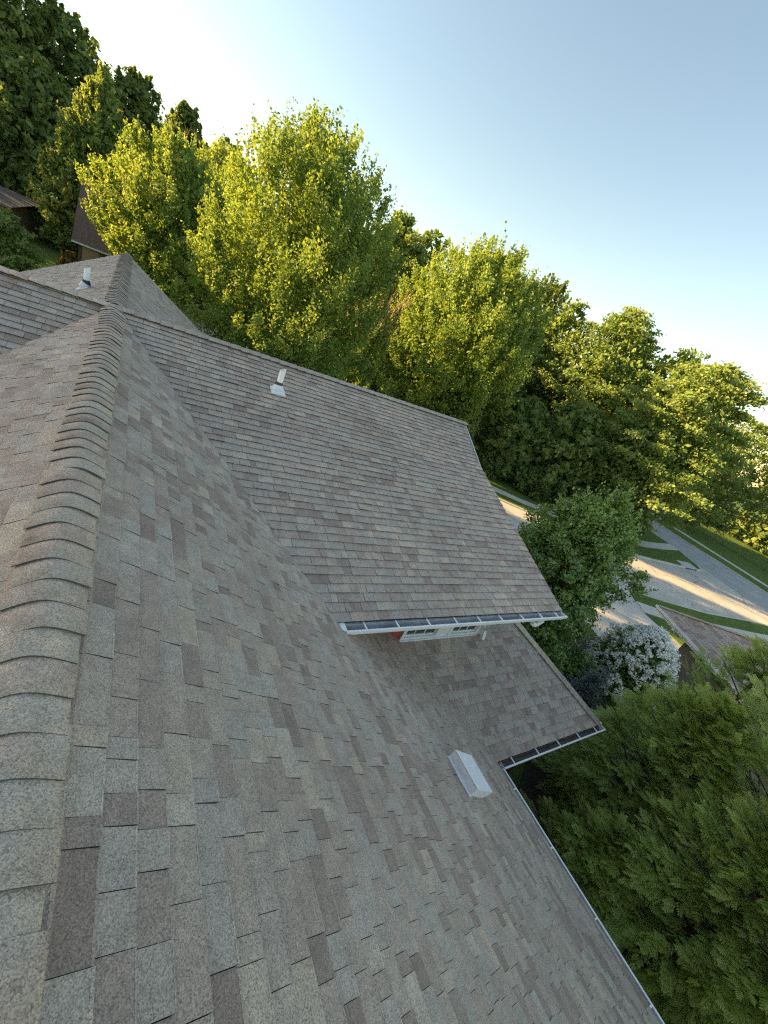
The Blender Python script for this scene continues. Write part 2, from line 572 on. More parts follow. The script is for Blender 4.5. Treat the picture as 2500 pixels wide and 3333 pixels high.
# ------------------------------------------------------------------ the house under the camera
P1, P2, PL, P3 = 0.64196, 0.32584, 0.40, 0.50224
YC, XE, YL, YF, XR = 8.792, 6.5398, 1.8656, 17.0116, 7.989
YE = 3.216                        # wing eave
YW = 3.94                         # dormer wall
Y0 = -3.2
C1 = 1 / math.sqrt(1 + P1 * P1)
C2 = 1 / math.sqrt(1 + P2 * P2)
CL = 1 / math.sqrt(1 + PL * PL)
C3 = 1 / math.sqrt(1 + P3 * P3)
ZE = -XE * P1
EXPO = 0.143
house = empty('house', (0, 7, LZ), 'large red-sided house with grey-brown shingle roof seen from its own ridge', 'house')
tabs = []                         # (roof key, quad polygon points top, faces..., area px)


def proj(p):
    d = np.asarray(p, float) - CAMP
    z = d @ FX
    return FPX * (d @ RX) / z + 1250, -FPX * (d @ UX) / z + 1666.5, z


def clip(poly, a, b, keep_left):
    """clip 2D polygon by the line a->b"""
    out = []
    ax, ay = a
    dx, dy = b[0] - a[0], b[1] - a[1]

    def side(p):
        s = dx * (p[1] - ay) - dy * (p[0] - ax)
        return s if keep_left else -s
    for i in range(len(poly)):
        p, q = poly[i], poly[(i + 1) % len(poly)]
        sp, sq = side(p), side(q)
        if sp >= 0:
            out.append(p)
        if (sp > 0 > sq) or (sp < 0 < sq):
            t = sp / (sp - sq)
            out.append((p[0] + t * (q[0] - p[0]), p[1] + t * (q[1] - p[1])))
    return out


def pick_tone(r, bright):
    u = r.random()
    if u < 0.15:
        t = r.uniform(0.0, 0.14)
    elif u < 0.38:
        t = r.uniform(0.14, 0.34)
    elif u < 0.62:
        t = r.uniform(0.34, 0.55)
    elif u < 0.92:
        t = r.uniform(0.56, 0.78)
    else:
        t = r.uniform(0.8, 0.98)
    return min(1, max(0, t + bright))


def course_roof(key, O, u, v, S, lo, hi, seed, first=0.0, bright=0.0, recess=0.0052):
    """lay courses of laminated tabs. O: eave origin, u: along the eave, v: up slope, S: slope length.
    lo/hi give the limits along u at slope position s."""
    r = random.Random(seed)
    O, u, v = Vector(O), Vector(u).normalized(), Vector(v).normalized()
    n = u.cross(v).normalized()
    if n.z < 0:
        n = -n
    rows = int(S / EXPO) + 1
    for i in range(rows):
        s0 = i * EXPO
        s1 = min(s0 + EXPO + 0.012, S)
        if s1 - s0 < 0.02:
            continue
        l0, l1, h0, h1 = lo(s0), lo(s1), hi(s0), hi(s1)
        if max(h0, h1) <= min(l0, l1):
            continue
        x = min(l0, l1) - r.uniform(0, 0.4)
        xe = max(h0, h1)
        tooth = r.random() < 0.5
        wob = r.uniform(-0.003, 0.003)
        while x < xe:
            w = r.choice((0.09, 0.12, 0.14, 0.17, 0.20, 0.24, 0.29, 0.34)) * r.uniform(0.9, 1.1)
            a, b = x, min(x + w, xe + 0.01)
            x += w
            tooth = not tooth if r.random() < 0.8 else tooth
            jit = wob + r.uniform(-0.0025, 0.0025)
            q = [(a, s0 + jit), (b - 0.003, s0 + jit), (b - 0.003, s1), (a, s1)]
            q = clip(q, (l0, s0), (l1, s1), False)
            if len(q) < 3:
                continue
            q = clip(q, (h0, s0), (h1, s1), True)
            if len(q) < 3:
                continue
            hb = 0.0145 + (recess if tooth else 0.0) + r.uniform(-0.0008, 0.0012)
            if r.random() < 0.012:
                hb += r.uniform(0.004, 0.010)      # a lifted tab
            edge = []
            if r.random() < 0.75:
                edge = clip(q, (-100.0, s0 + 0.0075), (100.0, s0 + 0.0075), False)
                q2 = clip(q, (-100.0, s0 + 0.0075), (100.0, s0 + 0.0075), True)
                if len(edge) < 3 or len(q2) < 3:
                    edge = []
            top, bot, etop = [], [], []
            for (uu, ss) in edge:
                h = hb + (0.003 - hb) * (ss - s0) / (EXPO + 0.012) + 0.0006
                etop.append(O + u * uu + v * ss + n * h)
            for (uu, ss) in q:
                f = (ss - s0) / (EXPO + 0.012)
                h = hb + (0.003 - hb) * f
                p = O + u * uu + v * ss
                top.append(p + n * h)
                bot.append(p - n * 0.001 + v * (0.010 if ss < s0 + 0.02 else 0.0))
            tone = pick_tone(r, bright + (0.03 if tooth else -0.05))
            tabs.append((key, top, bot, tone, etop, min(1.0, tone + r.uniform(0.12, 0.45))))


def roof_deck(name, polys, thick=0.12, mat='deck'):
    """solid boards under the shingles; polys: list of 3D polygons (top faces)"""
    b = MB()
    for poly in polys:
        pts = [Vector(p) for p in poly]
        n = (pts[1] - pts[0]).cross(pts[2] - pts[0]).normalized()
        if n.z < 0:
            pts.reverse()
            n = -n
        top = [p - n * 0.004 for p in pts]
        bt = [p - n * thick for p in pts]
        k = len(pts)
        b.mesh(top + bt, [tuple(range(k)), tuple(reversed(range(k, 2 * k)))] + [(i, i + k, (i + 1) % k + k, (i + 1) % k) for i in range(k)])
    return b.build(name, M[mat], house)


SM = XE / C1                       # main slope length
SC = (YC - YE) / C2
valley_far_x = lambda s: s * C1    # placeholder names used below


def xs(s):
    """plan distance from the ridge on the main slope at slope position s above the eave"""
    return (SM - s) * C1


def main_hi(s):
    x = xs(s)
    yv = YC - x * P1 / P2
    if yv > YE + 0.02:
        return yv
    yl = YL + (XE - x) * P1 / P3
    return min(YW, yl)


# right main slope, near and far of the wing
course_roof('main_roof', (XE, 0, ZE), (0, 1, 0), (-C1, 0, C1 * P1), SM, lambda s: Y0, main_hi, 11)
course_roof('main_roof', (XE, 0, ZE), (0, 1, 0), (-C1, 0, C1 * P1), SM, lambda s: YC + xs(s) * P1 / P2, lambda s: YF, 12, bright=0.05)
# left main slope
course_roof('main_roof', (-XE, 0, ZE), (0, 1, 0), (C1, 0, C1 * P1), SM, lambda s: Y0, lambda s: YC - xs(s) * P1 / PL, 13, bright=0.05)
course_roof('main_roof', (-XE, 0, ZE), (0, 1, 0), (C1, 0, C1 * P1), SM, lambda s: YC + xs(s) * P1 / PL, lambda s: YF, 14, bright=0.06)


# wing: the wide low-pitched face towards the camera
def wing_lo(s):
    return (SC - s) * C2 * P2 / P1


def wing_hi(s):
    y = YE + s * C2
    k = max(0.0, (y - 6.9) / (YC - 6.9))
    return XR + 0.49 * k ** 1.8


course_roof('wing_roof', (0, YE, -(YC - YE) * P2), (1, 0, 0), (0, C2, C2 * P2), SC, wing_lo, wing_hi, 21, bright=0.09)
SL = 4.0 / CL
course_roof('wing_roof', (0, YC - 4.0, -4.0 * PL), (1, 0, 0), (0, CL, CL * PL), SL, lambda s: -11.0, lambda s: -(SL - s) * CL * PL / P1, 22, bright=0.04)
# porch: the lower hipped roof in the corner
HX, HY = 10.22, 1.8656


def hip_x(y):
    return HX - 0.77 * (y - HY)


S3 = 4.05 / C3


def porch_lo(s):
    y = HY + s * C3
    x = XE - (y - YL) * P3 / P1
    return x if y < YW else 7.1


course_roof('porch_roof', (0, HY, ZE), (1, 0, 0), (0, C3, C3 * P3), S3, porch_lo, lambda s: hip_x(HY + s * C3), 31, bright=-0.03)
# the porch's other face beyond the hip
PR = P3 / 0.77
CR = 1 / math.sqrt(1 + PR * PR)
course_roof('porch_roof', (HX, 0, ZE), (0, 1, 0), (-CR, 0, CR * PR), 3.12 / CR, lambda s: HY + s * CR / 0.77, lambda s: 9.0, 32)

DK = 0.0
decks = {}
dx1 = (YC - YE) * P2 / P1
xw = XE - (YW - YL) * P3 / P1
decks['main_roof'] = roof_deck('main_roof', [
    [(0, Y0, 0), (XE, Y0, ZE), (XE, YL, ZE), (xw, YW, -xw * P1), (dx1, YW, -dx1 * P1), (0, YW, 0)],
    [(0, YW, 0), (dx1 - 0.28, YW, -(dx1 - 0.28) * P1), (0, YC - 0.03, 0)],
    [(0, YC, 0), (XE, YC + XE * P1 / P2, ZE), (XE, YF, ZE), (0, YF, 0)] if YC + XE * P1 / P2 < YF else
    [(0, YC, 0), ((YF - YC) * P2 / P1, YF, -(YF - YC) * P2), (0, YF, 0)],
    [(0, Y0, 0), (-XE, Y0, ZE), (-XE, YC - XE * P1 / PL, ZE), (0, YC, 0)],
    [(0, YC, 0), (-(YF - YC) * PL / P1, YF, -(YF - YC) * PL), (0, YF, 0)]], 0.10)
ZEW = -(YC - YE) * P2
decks['wing_roof'] = roof_deck('wing_roof', [
    [(0, YC, 0), (dx1, YE, ZEW), (XR, YE, ZEW), (XR, 6.9, -(YC - 6.9) * P2), (XR + 0.16, 7.9, -(YC - 7.9) * P2), (XR + 0.49, YC, 0)],
    [(0, YC, 0), (XR + 0.49, YC, 0), (XR, YC + 1.9, -1.9 * P2), (XR, 13.0, -(13.0 - YC) * P2), ((13.0 - YC) * P2 / P1, 13.0, -(13.0 - YC) * P2)],
    [(0, YC, 0), (-4.0 * PL / P1, YC - 4, -4 * PL), (-11, YC - 4, -4 * PL), (-11, YC, 0)],
    [(0, YC, 0), (-4.0 * PL / P1, YC + 4, -4 * PL), (-11, YC + 4, -4 * PL), (-11, YC, 0)]], 0.10)
decks['porch_roof'] = roof_deck('porch_roof', [
    [(XE, YL, ZE), (HX, HY, ZE), (7.1, 5.917, ZE + 4.05 * P3), (7.1, YW, ZE + (YW - YL) * P3), (xw, YW, ZE + (YW - YL) * P3)],
    [(HX, HY, ZE), (7.1, 5.917, ZE + 4.05 * P3), (7.1, 9.0, ZE + 4.05 * P3), (HX, 9.0, ZE)]], 0.09)

# the 300 shingles that show largest are parts of their own, the others one field per roof
area = []
for (key, top, bot, tone, etop, et) in tabs:
    pp = [proj(p) for p in top]
    if min(p[2] for p in pp) < 0.2:
        area.append(0)
        continue
    cx = sum(p[0] for p in pp) / len(pp)
    cy_ = sum(p[1] for p in pp) / len(pp)
    a = 0.5 * abs(sum(pp[i][0] * pp[(i + 1) % len(pp)][1] - pp[(i + 1) % len(pp)][0] * pp[i][1] for i in range(len(pp))))
    area.append(a if (0 < cx < 2500 and 0 < cy_ < 3333) else 0)
big = set(np.argsort(-np.array(area))[:300].tolist())
fields = {k: MB() for k in decks}
for i, (key, top, bot, tone, etop, et) in enumerate(tabs):
    k = len(top)
    b = MB() if i in big else fields[key]
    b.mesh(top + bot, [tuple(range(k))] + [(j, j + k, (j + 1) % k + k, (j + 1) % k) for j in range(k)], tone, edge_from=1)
    if etop:
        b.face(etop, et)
    if i in big:
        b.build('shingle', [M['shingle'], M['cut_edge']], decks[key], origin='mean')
for k, b in fields.items():
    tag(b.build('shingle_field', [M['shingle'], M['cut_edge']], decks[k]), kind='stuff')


# ridge caps: short arched shingles, each its own part
def cap_mesh(name, hw, ang_l, ang_r, length=0.215, th=0.007, seg=7, lift=0.010):
    """arched cap along +Y, origin on the ridge line; drops at slopes tan ang_l / ang_r"""
    prof = []
    for k in range(-seg, seg + 1):
        t = k / seg
        tanv = ang_l if t < 0 else ang_r
        c = 1 / math.sqrt(1 + tanv * tanv)
        d = abs(t) * hw
        rr = 0.085
        drop = tanv * c * (math.sqrt(d * d + rr * rr) - rr) * 1.05
        prof.append((math.copysign(d * c, t) if t else 0.0, -drop + 0.016))
    vs, fs = [], []
    n = len(prof)
    for (y, dz) in ((0.0, lift), (length, -0.004)):
        for (x, z) in prof:
            vs.append((x, y, z + dz))
        for (x, z) in prof:
            vs.append((x, y, z + dz - th))
    for j in range(n - 1):
        fs.append((j, j + 1, 2 * n + j + 1, 2 * n + j))
        fs.append((n + j, j + n + 0, n + j + 1)[:0] or (j, n + j, n + j + 1, j + 1))
    fs.append((0, 2 * n, 3 * n, n))
    fs.append((n - 1, 2 * n - 1, 4 * n - 1, 3 * n - 1))
    me = bpy.data.meshes.new(name)
    me.from_pydata(vs, [], fs)
    for p in me.polygons[:]:
        p.use_smooth = False
    for j in range(n - 1):
        me.polygons[2 * j].use_smooth = True
    me.materials.append(M['cap'])
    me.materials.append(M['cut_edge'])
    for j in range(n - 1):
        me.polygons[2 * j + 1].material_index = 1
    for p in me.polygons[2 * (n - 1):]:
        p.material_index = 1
    return me


def lay_caps(me, a, b, step, parent, up=Vector((0, 0, 1))):
    a, b = Vector(a), Vector(b)
    d = (b - a).normalized()
    xax = d.cross(up).normalized()
    zax = xax.cross(d)
    rot = Matrix((xax, d, zax)).transposed()
    n = int((b - a).length / step)
    par = parent.location + parent.parent.location
    for i in range(n):
        o = bpy.data.objects.new('ridge_cap', me)
        o.location = a + d * (i * step + random.uniform(-0.009, 0.009)) + xax * random.uniform(-0.012, 0.012) - par
        o.rotation_mode = 'QUATERNION'
        q = rot.to_quaternion()
        e = Matrix.Rotation(random.uniform(-0.028, 0.028), 3, 'Z').to_quaternion()
        o.rotation_quaternion = q @ e
        link(o, parent)


cap_main = cap_mesh('main_ridge_cap', 0.195, P1, P1)
cap_wing = cap_mesh('wing_ridge_cap', 0.165, P2, P2)
cap_hip = cap_mesh('hip_cap', 0.14, 0.28, 0.28, length=0.2)
lay_caps(cap_main, (0, Y0, 0), (0, YC - 0.05, 0), 0.161, decks['main_roof'])
lay_caps(cap_main, (0, YC + 0.12, 0.0), (0, YF + 0.02, 0), 0.161, decks['main_roof'])
lay_caps(cap_wing, (XR + 0.5, YC, 0.004), (-0.15, YC, 0.004), 0.20, decks['wing_roof'])
lay_caps(cap_wing, (-5.5, YC, 0.003), (-0.0, YC, 0.006), 0.20, decks['wing_roof'])
hp0, hp1 = Vector((HX, HY, ZE + 0.006)), Vector((7.1, 5.917, ZE + 4.05 * P3 + 0.006))
lay_caps(cap_hip, hp0, hp1, 0.15, decks['porch_roof'])
# the strip under the caps (their underlay shows as a thin edge)
b = MB()
for sx in (-1, 1):
    x0, x1 = 0.02 * sx, 0.212 * C1 * sx
    b.hexa([(x0, Y0, -abs(x0) * P1 + 0.004), (x1, Y0, -abs(x1) * P1 + 0.004), (x1, YC - 0.15, -abs(x1) * P1 + 0.004), (x0, YC - 0.15, -abs(x0) * P1 + 0.004),
            (x0, Y0, -abs(x0) * P1 + 0.019), (x1, Y0, -abs(x1) * P1 + 0.0165), (x1, YC - 0.15, -abs(x1) * P1 + 0.0165), (x0, YC - 0.15, -abs(x0) * P1 + 0.019)], 0.3)
b.build('cap_underlay', M['shingle'], decks['main_roof'])


# gutters: open troughs with hangers
def gutter(name, a, b, out, w=0.12, h=0.11, hang=0.6, endcaps=(True, True), inside='gutter_in'):
    """a->b along the eave at the top back edge; out: horizontal outward direction"""
    a, b, out = Vector(a), Vector(b), Vector(out)
    d = (b - a).normalized()
    L_ = (b - a).length
    prof_in = [(0.004, 0), (0.004, -h), (w * 0.62, -h), (w * 0.66, -h * 0.55), (w, -h * 0.25), (w, 0.0)]
    g = MB()
    up = Vector((0, 0, 1))
    t = 0.004
    outer = [(-0.004, 0.0), (-0.004, -h - t), (w * 0.62 + t, -h - t), (w * 0.66 + 2 * t, -h * 0.55 - t), (w + 2 * t, -h * 0.25 - t), (w + 2 * t, 0.006)]
    f = lambda base, p: base + out * p[0] + up * p[1]
    n = len(prof_in)
    for i in range(1, n - 1):
        g.face([f(a, outer[i]), f(b, outer[i]), f(b, outer[i + 1]), f(a, outer[i + 1])])
    # rolled front lip
    g.hexa([f(a, (w - 0.016, -0.004)), f(a, (w + 0.01, -0.004)), f(b, (w + 0.01, -0.004)), f(b, (w - 0.016, -0.004)),
            f(a, (w - 0.016, 0.012)), f(a, (w + 0.01, 0.012)), f(b, (w + 0.01, 0.012)), f(b, (w - 0.016, 0.012))])
    for k, base in enumerate((a, b)):
        if endcaps[k]:
            s = -d if k == 0 else d
            P_ = [f(base, p) for p in outer]
            g.mesh(P_ + [p + s * 0.006 for p in P_], [tuple(range(6)), tuple(reversed(range(6, 12)))] + [(i, i + 6, (i + 1) % 6 + 6, (i + 1) % 6) for i in range(6)])
    go = g.build(name, M['white'], house)
    gi = MB()
    for i in range(n - 1):
        gi.face([f(a, prof_in[i]), f(b, prof_in[i]), f(b, prof_in[i + 1]), f(a, prof_in[i + 1])])
    gi.build('trough', M[inside], go)
    k = 0.32
    while k < L_ - 0.1:
        hb = MB()
        c = a + d * (k + random.uniform(-0.03, 0.03))
        hb.hexa([f(c - d * 0.011, (-0.02, 0.002)), f(c + d * 0.011, (-0.02, 0.002)), f(c + d * 0.011, (w, 0.002)), f(c - d * 0.011, (w, 0.002)),
                 f(c - d * 0.011, (-0.02, 0.016)), f(c + d * 0.011, (-0.02, 0.016)), f(c + d * 0.011, (w, 0.016)), f(c - d * 0.011, (w, 0.016))])
        hb.build('hanger', M['white'], go, origin='mean')
        k += hang
    return go


gutter('gutter', (2.93, YE - 0.012, ZEW - 0.022), (XR + 0.02, YE - 0.012, ZEW - 0.022), (0, -1, 0), w=0.135, hang=0.56)
gutter('gutter', (XE + 0.13, YL - 0.012, ZE - 0.018), (HX + 0.06, YL - 0.012, ZE - 0.018), (0, -1, 0), w=0.125, hang=0.74, inside='gutter_silt')
gutter('gutter', (XE + 0.004, YL - 0.14, ZE - 0.02), (XE + 0.004, Y0, ZE - 0.02), (1, 0, 0), w=0.095, hang=0.9)
gutter('gutter', (HX + 0.012, HY + 0.0, ZE - 0.02), (HX + 0.012, 9.0, ZE - 0.02), (1, 0, 0), w=0.1, hang=0.8)


# fascia and soffit boards
def board(name, a, b_, w, h, mat='white', up=(0, 0, 1)):
    m_ = MB()
    m_.bar(a, b_, w, h, up)
    return m_.build(name, M[mat], house)


board('fascia', (2.80, YE + 0.012, ZEW - 0.13), (XR, YE + 0.012, ZEW - 0.13), 0.02, 0.2)
m_ = MB()
m_.hexa([(2.83, YE + 0.03, ZEW - 0.235), (XR, YE + 0.03, ZEW - 0.235), (XR, YW, ZEW - 0.235), (2.83, YW, ZEW - 0.235),
         (2.83, YE + 0.03, ZEW - 0.21), (XR, YE + 0.03, ZEW - 0.21), (XR, YW, ZEW - 0.21), (2.83, YW, ZEW - 0.21)])
m_.build('soffit', M['white'], house)
# the fascia's cut end over the main slope
m_ = MB()
m_.hexa([(2.74, YE - 0.01, ZEW - 0.09), (2.94, YE - 0.15, ZEW - 0.12), (2.94, YE + 0.0, ZEW - 0.12), (2.80, YE + 0.01, ZEW - 0.09),
         (2.66, YE - 0.01, ZEW - 0.012), (2.94, YE - 0.15, ZEW - 0.012), (2.94, YE + 0.0, ZEW - 0.004), (2.72, YE + 0.012, ZEW - 0.004)])
m_.build('fascia_return', M['white'], house)
board('rake_board', (XR + 0.012, YE, ZEW - 0.13), (XR + 0.012, 6.85, -(YC - 6.85) * P2 - 0.13), 0.02, 0.2)
board('rake_board', (XR + 0.012, 6.87, -(YC - 6.87) * P2 - 0.13), (XR + 0.50, YC, -0.13), 0.02, 0.2)

# walls: dormer front with its windows, and the body of the house
wz0 = ZE + (YW - YL) * P3                     # where the porch roof meets the wall
m_ = MB()
k = 0
z = wz0 - 0.5
while z < ZEW - 0.22:                          # lap boards left of the window trim
    z2 = min(z + 0.12, ZEW - 0.215)
    xl = max(3.2, -z2 / P1 - 0.55)
    m_.hexa([(xl, YW - 0.018, z), (4.925, YW - 0.018, z), (4.925, YW + 0.1, z), (xl, YW + 0.1, z),
             (xl, YW - 0.004, z2), (4.925, YW - 0.004, z2), (4.925, YW + 0.1, z2), (xl, YW + 0.1, z2)])
    z += 0.12
m_.build('dormer_siding', M['red'], house)
m_ = MB()
m_.box((6.0, YW + 0.16, (wz0 - 0.6 + ZEW - 0.22) / 2), (2.1, 0.1, ZEW - 0.22 - wz0 + 0.6))
m_.build('dormer_wall', M['brown_trim'], house)
zt = ZEW - 0.25
zb = wz0 + 0.02


def wbox(name, x0, x1, y0, y1, z0, z1, mat, parent):
    q = MB()
    q.box(((x0 + x1) / 2, (y0 + y1) / 2, (z0 + z1) / 2), (x1 - x0, y1 - y0, z1 - z0))
    return q.build(name, M[mat], parent, origin='mean')


for (xa, xb) in ((4.93, 5.84), (6.12, 7.0)):
    wf = MB()
    for (x0, x1, z0, z1) in ((xa, xa + 0.07, zb, zt), (xb - 0.07, xb, zb, zt), (xa + 0.07, xb - 0.07, zb, zb + 0.055), (xa + 0.07, xb - 0.07, zt - 0.05, zt)):
        wf.box(((x0 + x1) / 2, YW - 0.01, (z0 + z1) / 2), (x1 - x0, 0.06, z1 - z0))
    win = wf.build('window', M['white'], house)
    zs = MB()
    for (x0, x1, z0, z1) in ((xa + 0.07, xb - 0.07, zb + 0.055, zb + 0.085), (xa + 0.07, xa + 0.095, zb + 0.085, zt - 0.05), (xb - 0.095, xb - 0.07, zb + 0.085, zt - 0.05)):
        zs.box(((x0 + x1) / 2, YW + 0.02, (z0 + z1) / 2), (x1 - x0, 0.045, z1 - z0))
    zs.build('sash', M['white'], win)
    w3 = (xb - xa - 0.19) / 3
    for k in range(3):
        wbox('pane', xa + 0.095 + k * w3 + (0.009 if k else 0), xa + 0.095 + (k + 1) * w3 - (0.009 if k < 2 else 0), YW + 0.022, YW + 0.034, zb + 0.085, zt - 0.05, 'glass', win)
        if k:
            wbox('muntin', xa + 0.095 + k * w3 - 0.009, xa + 0.095 + k * w3 + 0.009, YW + 0.010, YW + 0.038, zb + 0.085, zt - 0.05, 'white', win)
    wbox('muntin', xa + 0.095, xb - 0.095, YW + 0.006, YW + 0.021, zb + 0.20, zb + 0.216, 'white', win)
wbox('trim_panel', 5.842, 6.118, YW - 0.03, YW + 0.1, zb + 0.003, zt, 'white', house)
wbox('corner_board', 7.003, 7.13, YW - 0.045, YW + 0.2, zb - 0.02, zt, 'white', house)
m_ = MB()
m_.hexa([(4.90, YW - 0.06, zb - 0.035), (7.0, YW - 0.06, zb - 0.035), (7.0, YW + 0.02, zb - 0.02), (4.90, YW + 0.02, zb - 0.02),
         (4.90, YW - 0.06, zb - 0.01), (7.0, YW - 0.06, zb - 0.01), (7.0, YW + 0.02, zb - 0.002), (4.90, YW + 0.02, zb - 0.002)])
m_.build('window_sill', M['white'], house)
# body walls below the eaves
m_ = MB()
m_.box((0, (Y0 + YF) / 2 + 0.0, (LZ + ZE - 0.12) / 2), (11.6, YF - Y0 - 0.9, ZE - 0.12 - LZ))
m_.build('wall', M['red'], house)
m_ = MB()
m_.box((6.6, 9.2, (LZ - 2.3) / 2 - 0.05), (0.9, 9.0, -2.3 - LZ))
m_.box((7.9, 5.6, (LZ + ZE - 0.14) / 2), (3.6, 6.4, ZE - 0.14 - LZ))
m_.build('wing_wall', M['red'], house)
for yy in (Y0 + 0.5, YF - 0.5):
    m_ = MB()
    for (dy) in (0,):
        zt_ = -0.16
        xb_ = 5.75
        A = [(-xb_, yy - 0.05, ZE - 0.11), (xb_, yy - 0.05, ZE - 0.11), (0, yy - 0.05, zt_ - 0.1), (-xb_, yy + 0.05, ZE - 0.11), (xb_, yy + 0.05, ZE - 0.11), (0, yy + 0.05, zt_ - 0.1)]
        A = [(p[0] * 0.93, p[1], p[2] - 0.02) for p in A]
        m_.mesh(A, [(0, 1, 2), (5, 4, 3), (0, 3, 4, 1), (1, 4, 5, 2), (2, 5, 3, 0)])
    m_.build('gable_wall', M['red'], house)
m_ = MB()
A = [(6.9, YE + 1.0, ZEW - 0.5), (6.9, YC, -0.3), (6.9, 13.0, ZEW + 0.2), (6.9, 13.0, -4.4), (6.9, YE + 1.0, -4.4)]
m_.mesh(A + [(7.06, p[1], p[2]) for p in A], [(0, 1, 2, 3, 4), (9, 8, 7, 6, 5)] + [(i, i + 5, (i + 1) % 5 + 5, (i + 1) % 5) for i in range(5)])
m_.build('gable_wall', M['red'], house)

# downspouts
m_ = MB()


def duct(b_, pts, w=0.075, h=0.055):
    for i in range(len(pts) - 1):
        b_.bar(pts[i], pts[i + 1], w, h, up=(0, -1, 0.2))


duct(m_, [(6.62, YE - 0.07, ZEW - 0.12), (6.70, YE + 0.03, ZEW - 0.25), (7.07, YW - 0.10, wz0 + 0.20)])
duct(m_, [(7.068, YW - 0.103, wz0 + 0.215), (7.09, YW - 0.17, wz0 - 0.01)], 0.082, 0.06)
m_.build('downspout', M['white'], house)
# ribbed elbow under the gutter's far end
m_ = MB()
pts = []
for k in range(13):
    t = k / 12
    pts.append(Vector((7.22 + 0.34 * t, YE - 0.02 + 0.02 * t, ZEW - 0.30 - 0.13 * math.sin(math.pi * (0.15 + 0.75 * t)) + 0.10)))
for k in range(12):
    m_.tube([pts[k], pts[k].lerp(pts[k + 1], 0.5), pts[k + 1]], [0.042, 0.052, 0.042], 10)
m_.build('ribbed_elbow', M['white'], house)


# plumbing vents
def vent(x, y, z, slope_dir, tanp, h=0.42, r=0.055):
    """pipe with rubber collar and flashing plate; slope_dir: unit downslope direction in plan"""
    c = 1 / math.sqrt(1 + tanp * tanp)
    dn = Vector((slope_dir[0] * c, slope_dir[1] * c, -tanp * c))
    side = Vector((-slope_dir[1], slope_dir[0], 0))
    n = side.cross(dn)
    if n.z < 0:
        n = -n
    base = Vector((x, y, z)) + n * 0.012
    p = MB()
    ring = 16
    vs = []
    for (zz, rr) in ((-0.05, r), (h, r), (h, r * 0.86), (h - 0.12, r * 0.84)):
        for k in range(ring):
            a = 2 * math.pi * k / ring
            dz = 0.028 * math.cos(a) if zz >= h - 0.001 else 0
            vs.append((x + rr * math.cos(a), y + rr * math.sin(a), z + zz + dz))
    fs = []
    for j in range(3):
        for k in range(ring):
            fs.append((j * ring + k, j * ring + (k + 1) % ring, (j + 1) * ring + (k + 1) % ring, (j + 1) * ring + k))
    fs.append(tuple(range(3 * ring, 4 * ring)))
    p.mesh(vs, fs)
    po = p.build('vent_pipe', M['pvc'], house, smooth=True)
    q = MB()
    for (z0, z1, r0, r1) in ((0.085, 0.135, r * 1.55, r * 1.25), (0.135, 0.165, r * 1.25, r * 1.12)):
        q.tube([(x, y, z + z0), (x, y, z + z1)], [r0, r1], 18)
    q.build('rubber_collar', M['rubber'], po)
    q = MB()
    q.tube([base - n * 0.02, base + n * 0.03, Vector((x, y, z + 0.10))], [r * 2.2, r * 1.95, r * 1.55], 18)
    w, up_, dn_ = 0.14, 0.06, 0.17
    q.hexa([base + side * w - dn * up_, base - side * w - dn * up_, base - side * w + dn * dn_, base + side * w + dn * dn_,
            base + side * w - dn * up_ + n * 0.006, base - side * w - dn * up_ + n * 0.006, base - side * w + dn * dn_ + n * 0.012, base + side * w + dn * dn_ + n * 0.012])
    q.build('flashing', M['lead'], po)


vent(2.70, 7.77, -(YC - 7.77) * P2, (0, -1), P2, 0.40)
vent(-0.58, 11.44, -0.58 * P1, (-1, 0), P1, 0.40)

# galvanised exhaust hood on the main slope
n1 = Vector((P1 * C1, 0, C1))
d1 = Vector((C1, 0, -P1 * C1))


def slope_pt(x, y, h):
    return Vector((x, y, -x * P1)) + n1 * h


hb_ = MB()
xa, xb, ya, yb = 4.20, 4.66, 1.15, 1.635
H = 0.152
top = [slope_pt(4.15, ya - 0.005, H), slope_pt(4.15, yb + 0.005, H), slope_pt(4.71, yb + 0.005, H), slope_pt(4.71, ya - 0.005, H)]
bot = [slope_pt(xa, ya + 0.005, 0.0), slope_pt(xa, yb - 0.005, 0.0), slope_pt(xb, yb - 0.005, 0.0), slope_pt(xb, ya + 0.005, 0.0)]
hb_.hexa(bot + top)
hood = hb_.build('exhaust_hood', M['galv'], house)
rb = MB()
for (p, q_) in ((top[0], top[1]),):
    rb.bar(p + n1 * 0.002, q_ + n1 * 0.002, 0.010, 0.006, n1)
rb.build('folded_seam', M['rust'], hood)
fl = MB()
fl.hexa([slope_pt(xa - 0.03, ya - 0.01, 0.012), slope_pt(xa - 0.03, yb + 0.01, 0.012), slope_pt(xa + 0.02, yb + 0.01, 0.012), slope_pt(xa + 0.02, ya - 0.01, 0.012),
         slope_pt(xa - 0.03, ya - 0.01, 0.018), slope_pt(xa - 0.03, yb + 0.01, 0.018), slope_pt(xa + 0.02, yb + 0.01, 0.018), slope_pt(xa + 0.02, ya - 0.01, 0.018)])
fl.build('hood_flange', M['galv'], hood)


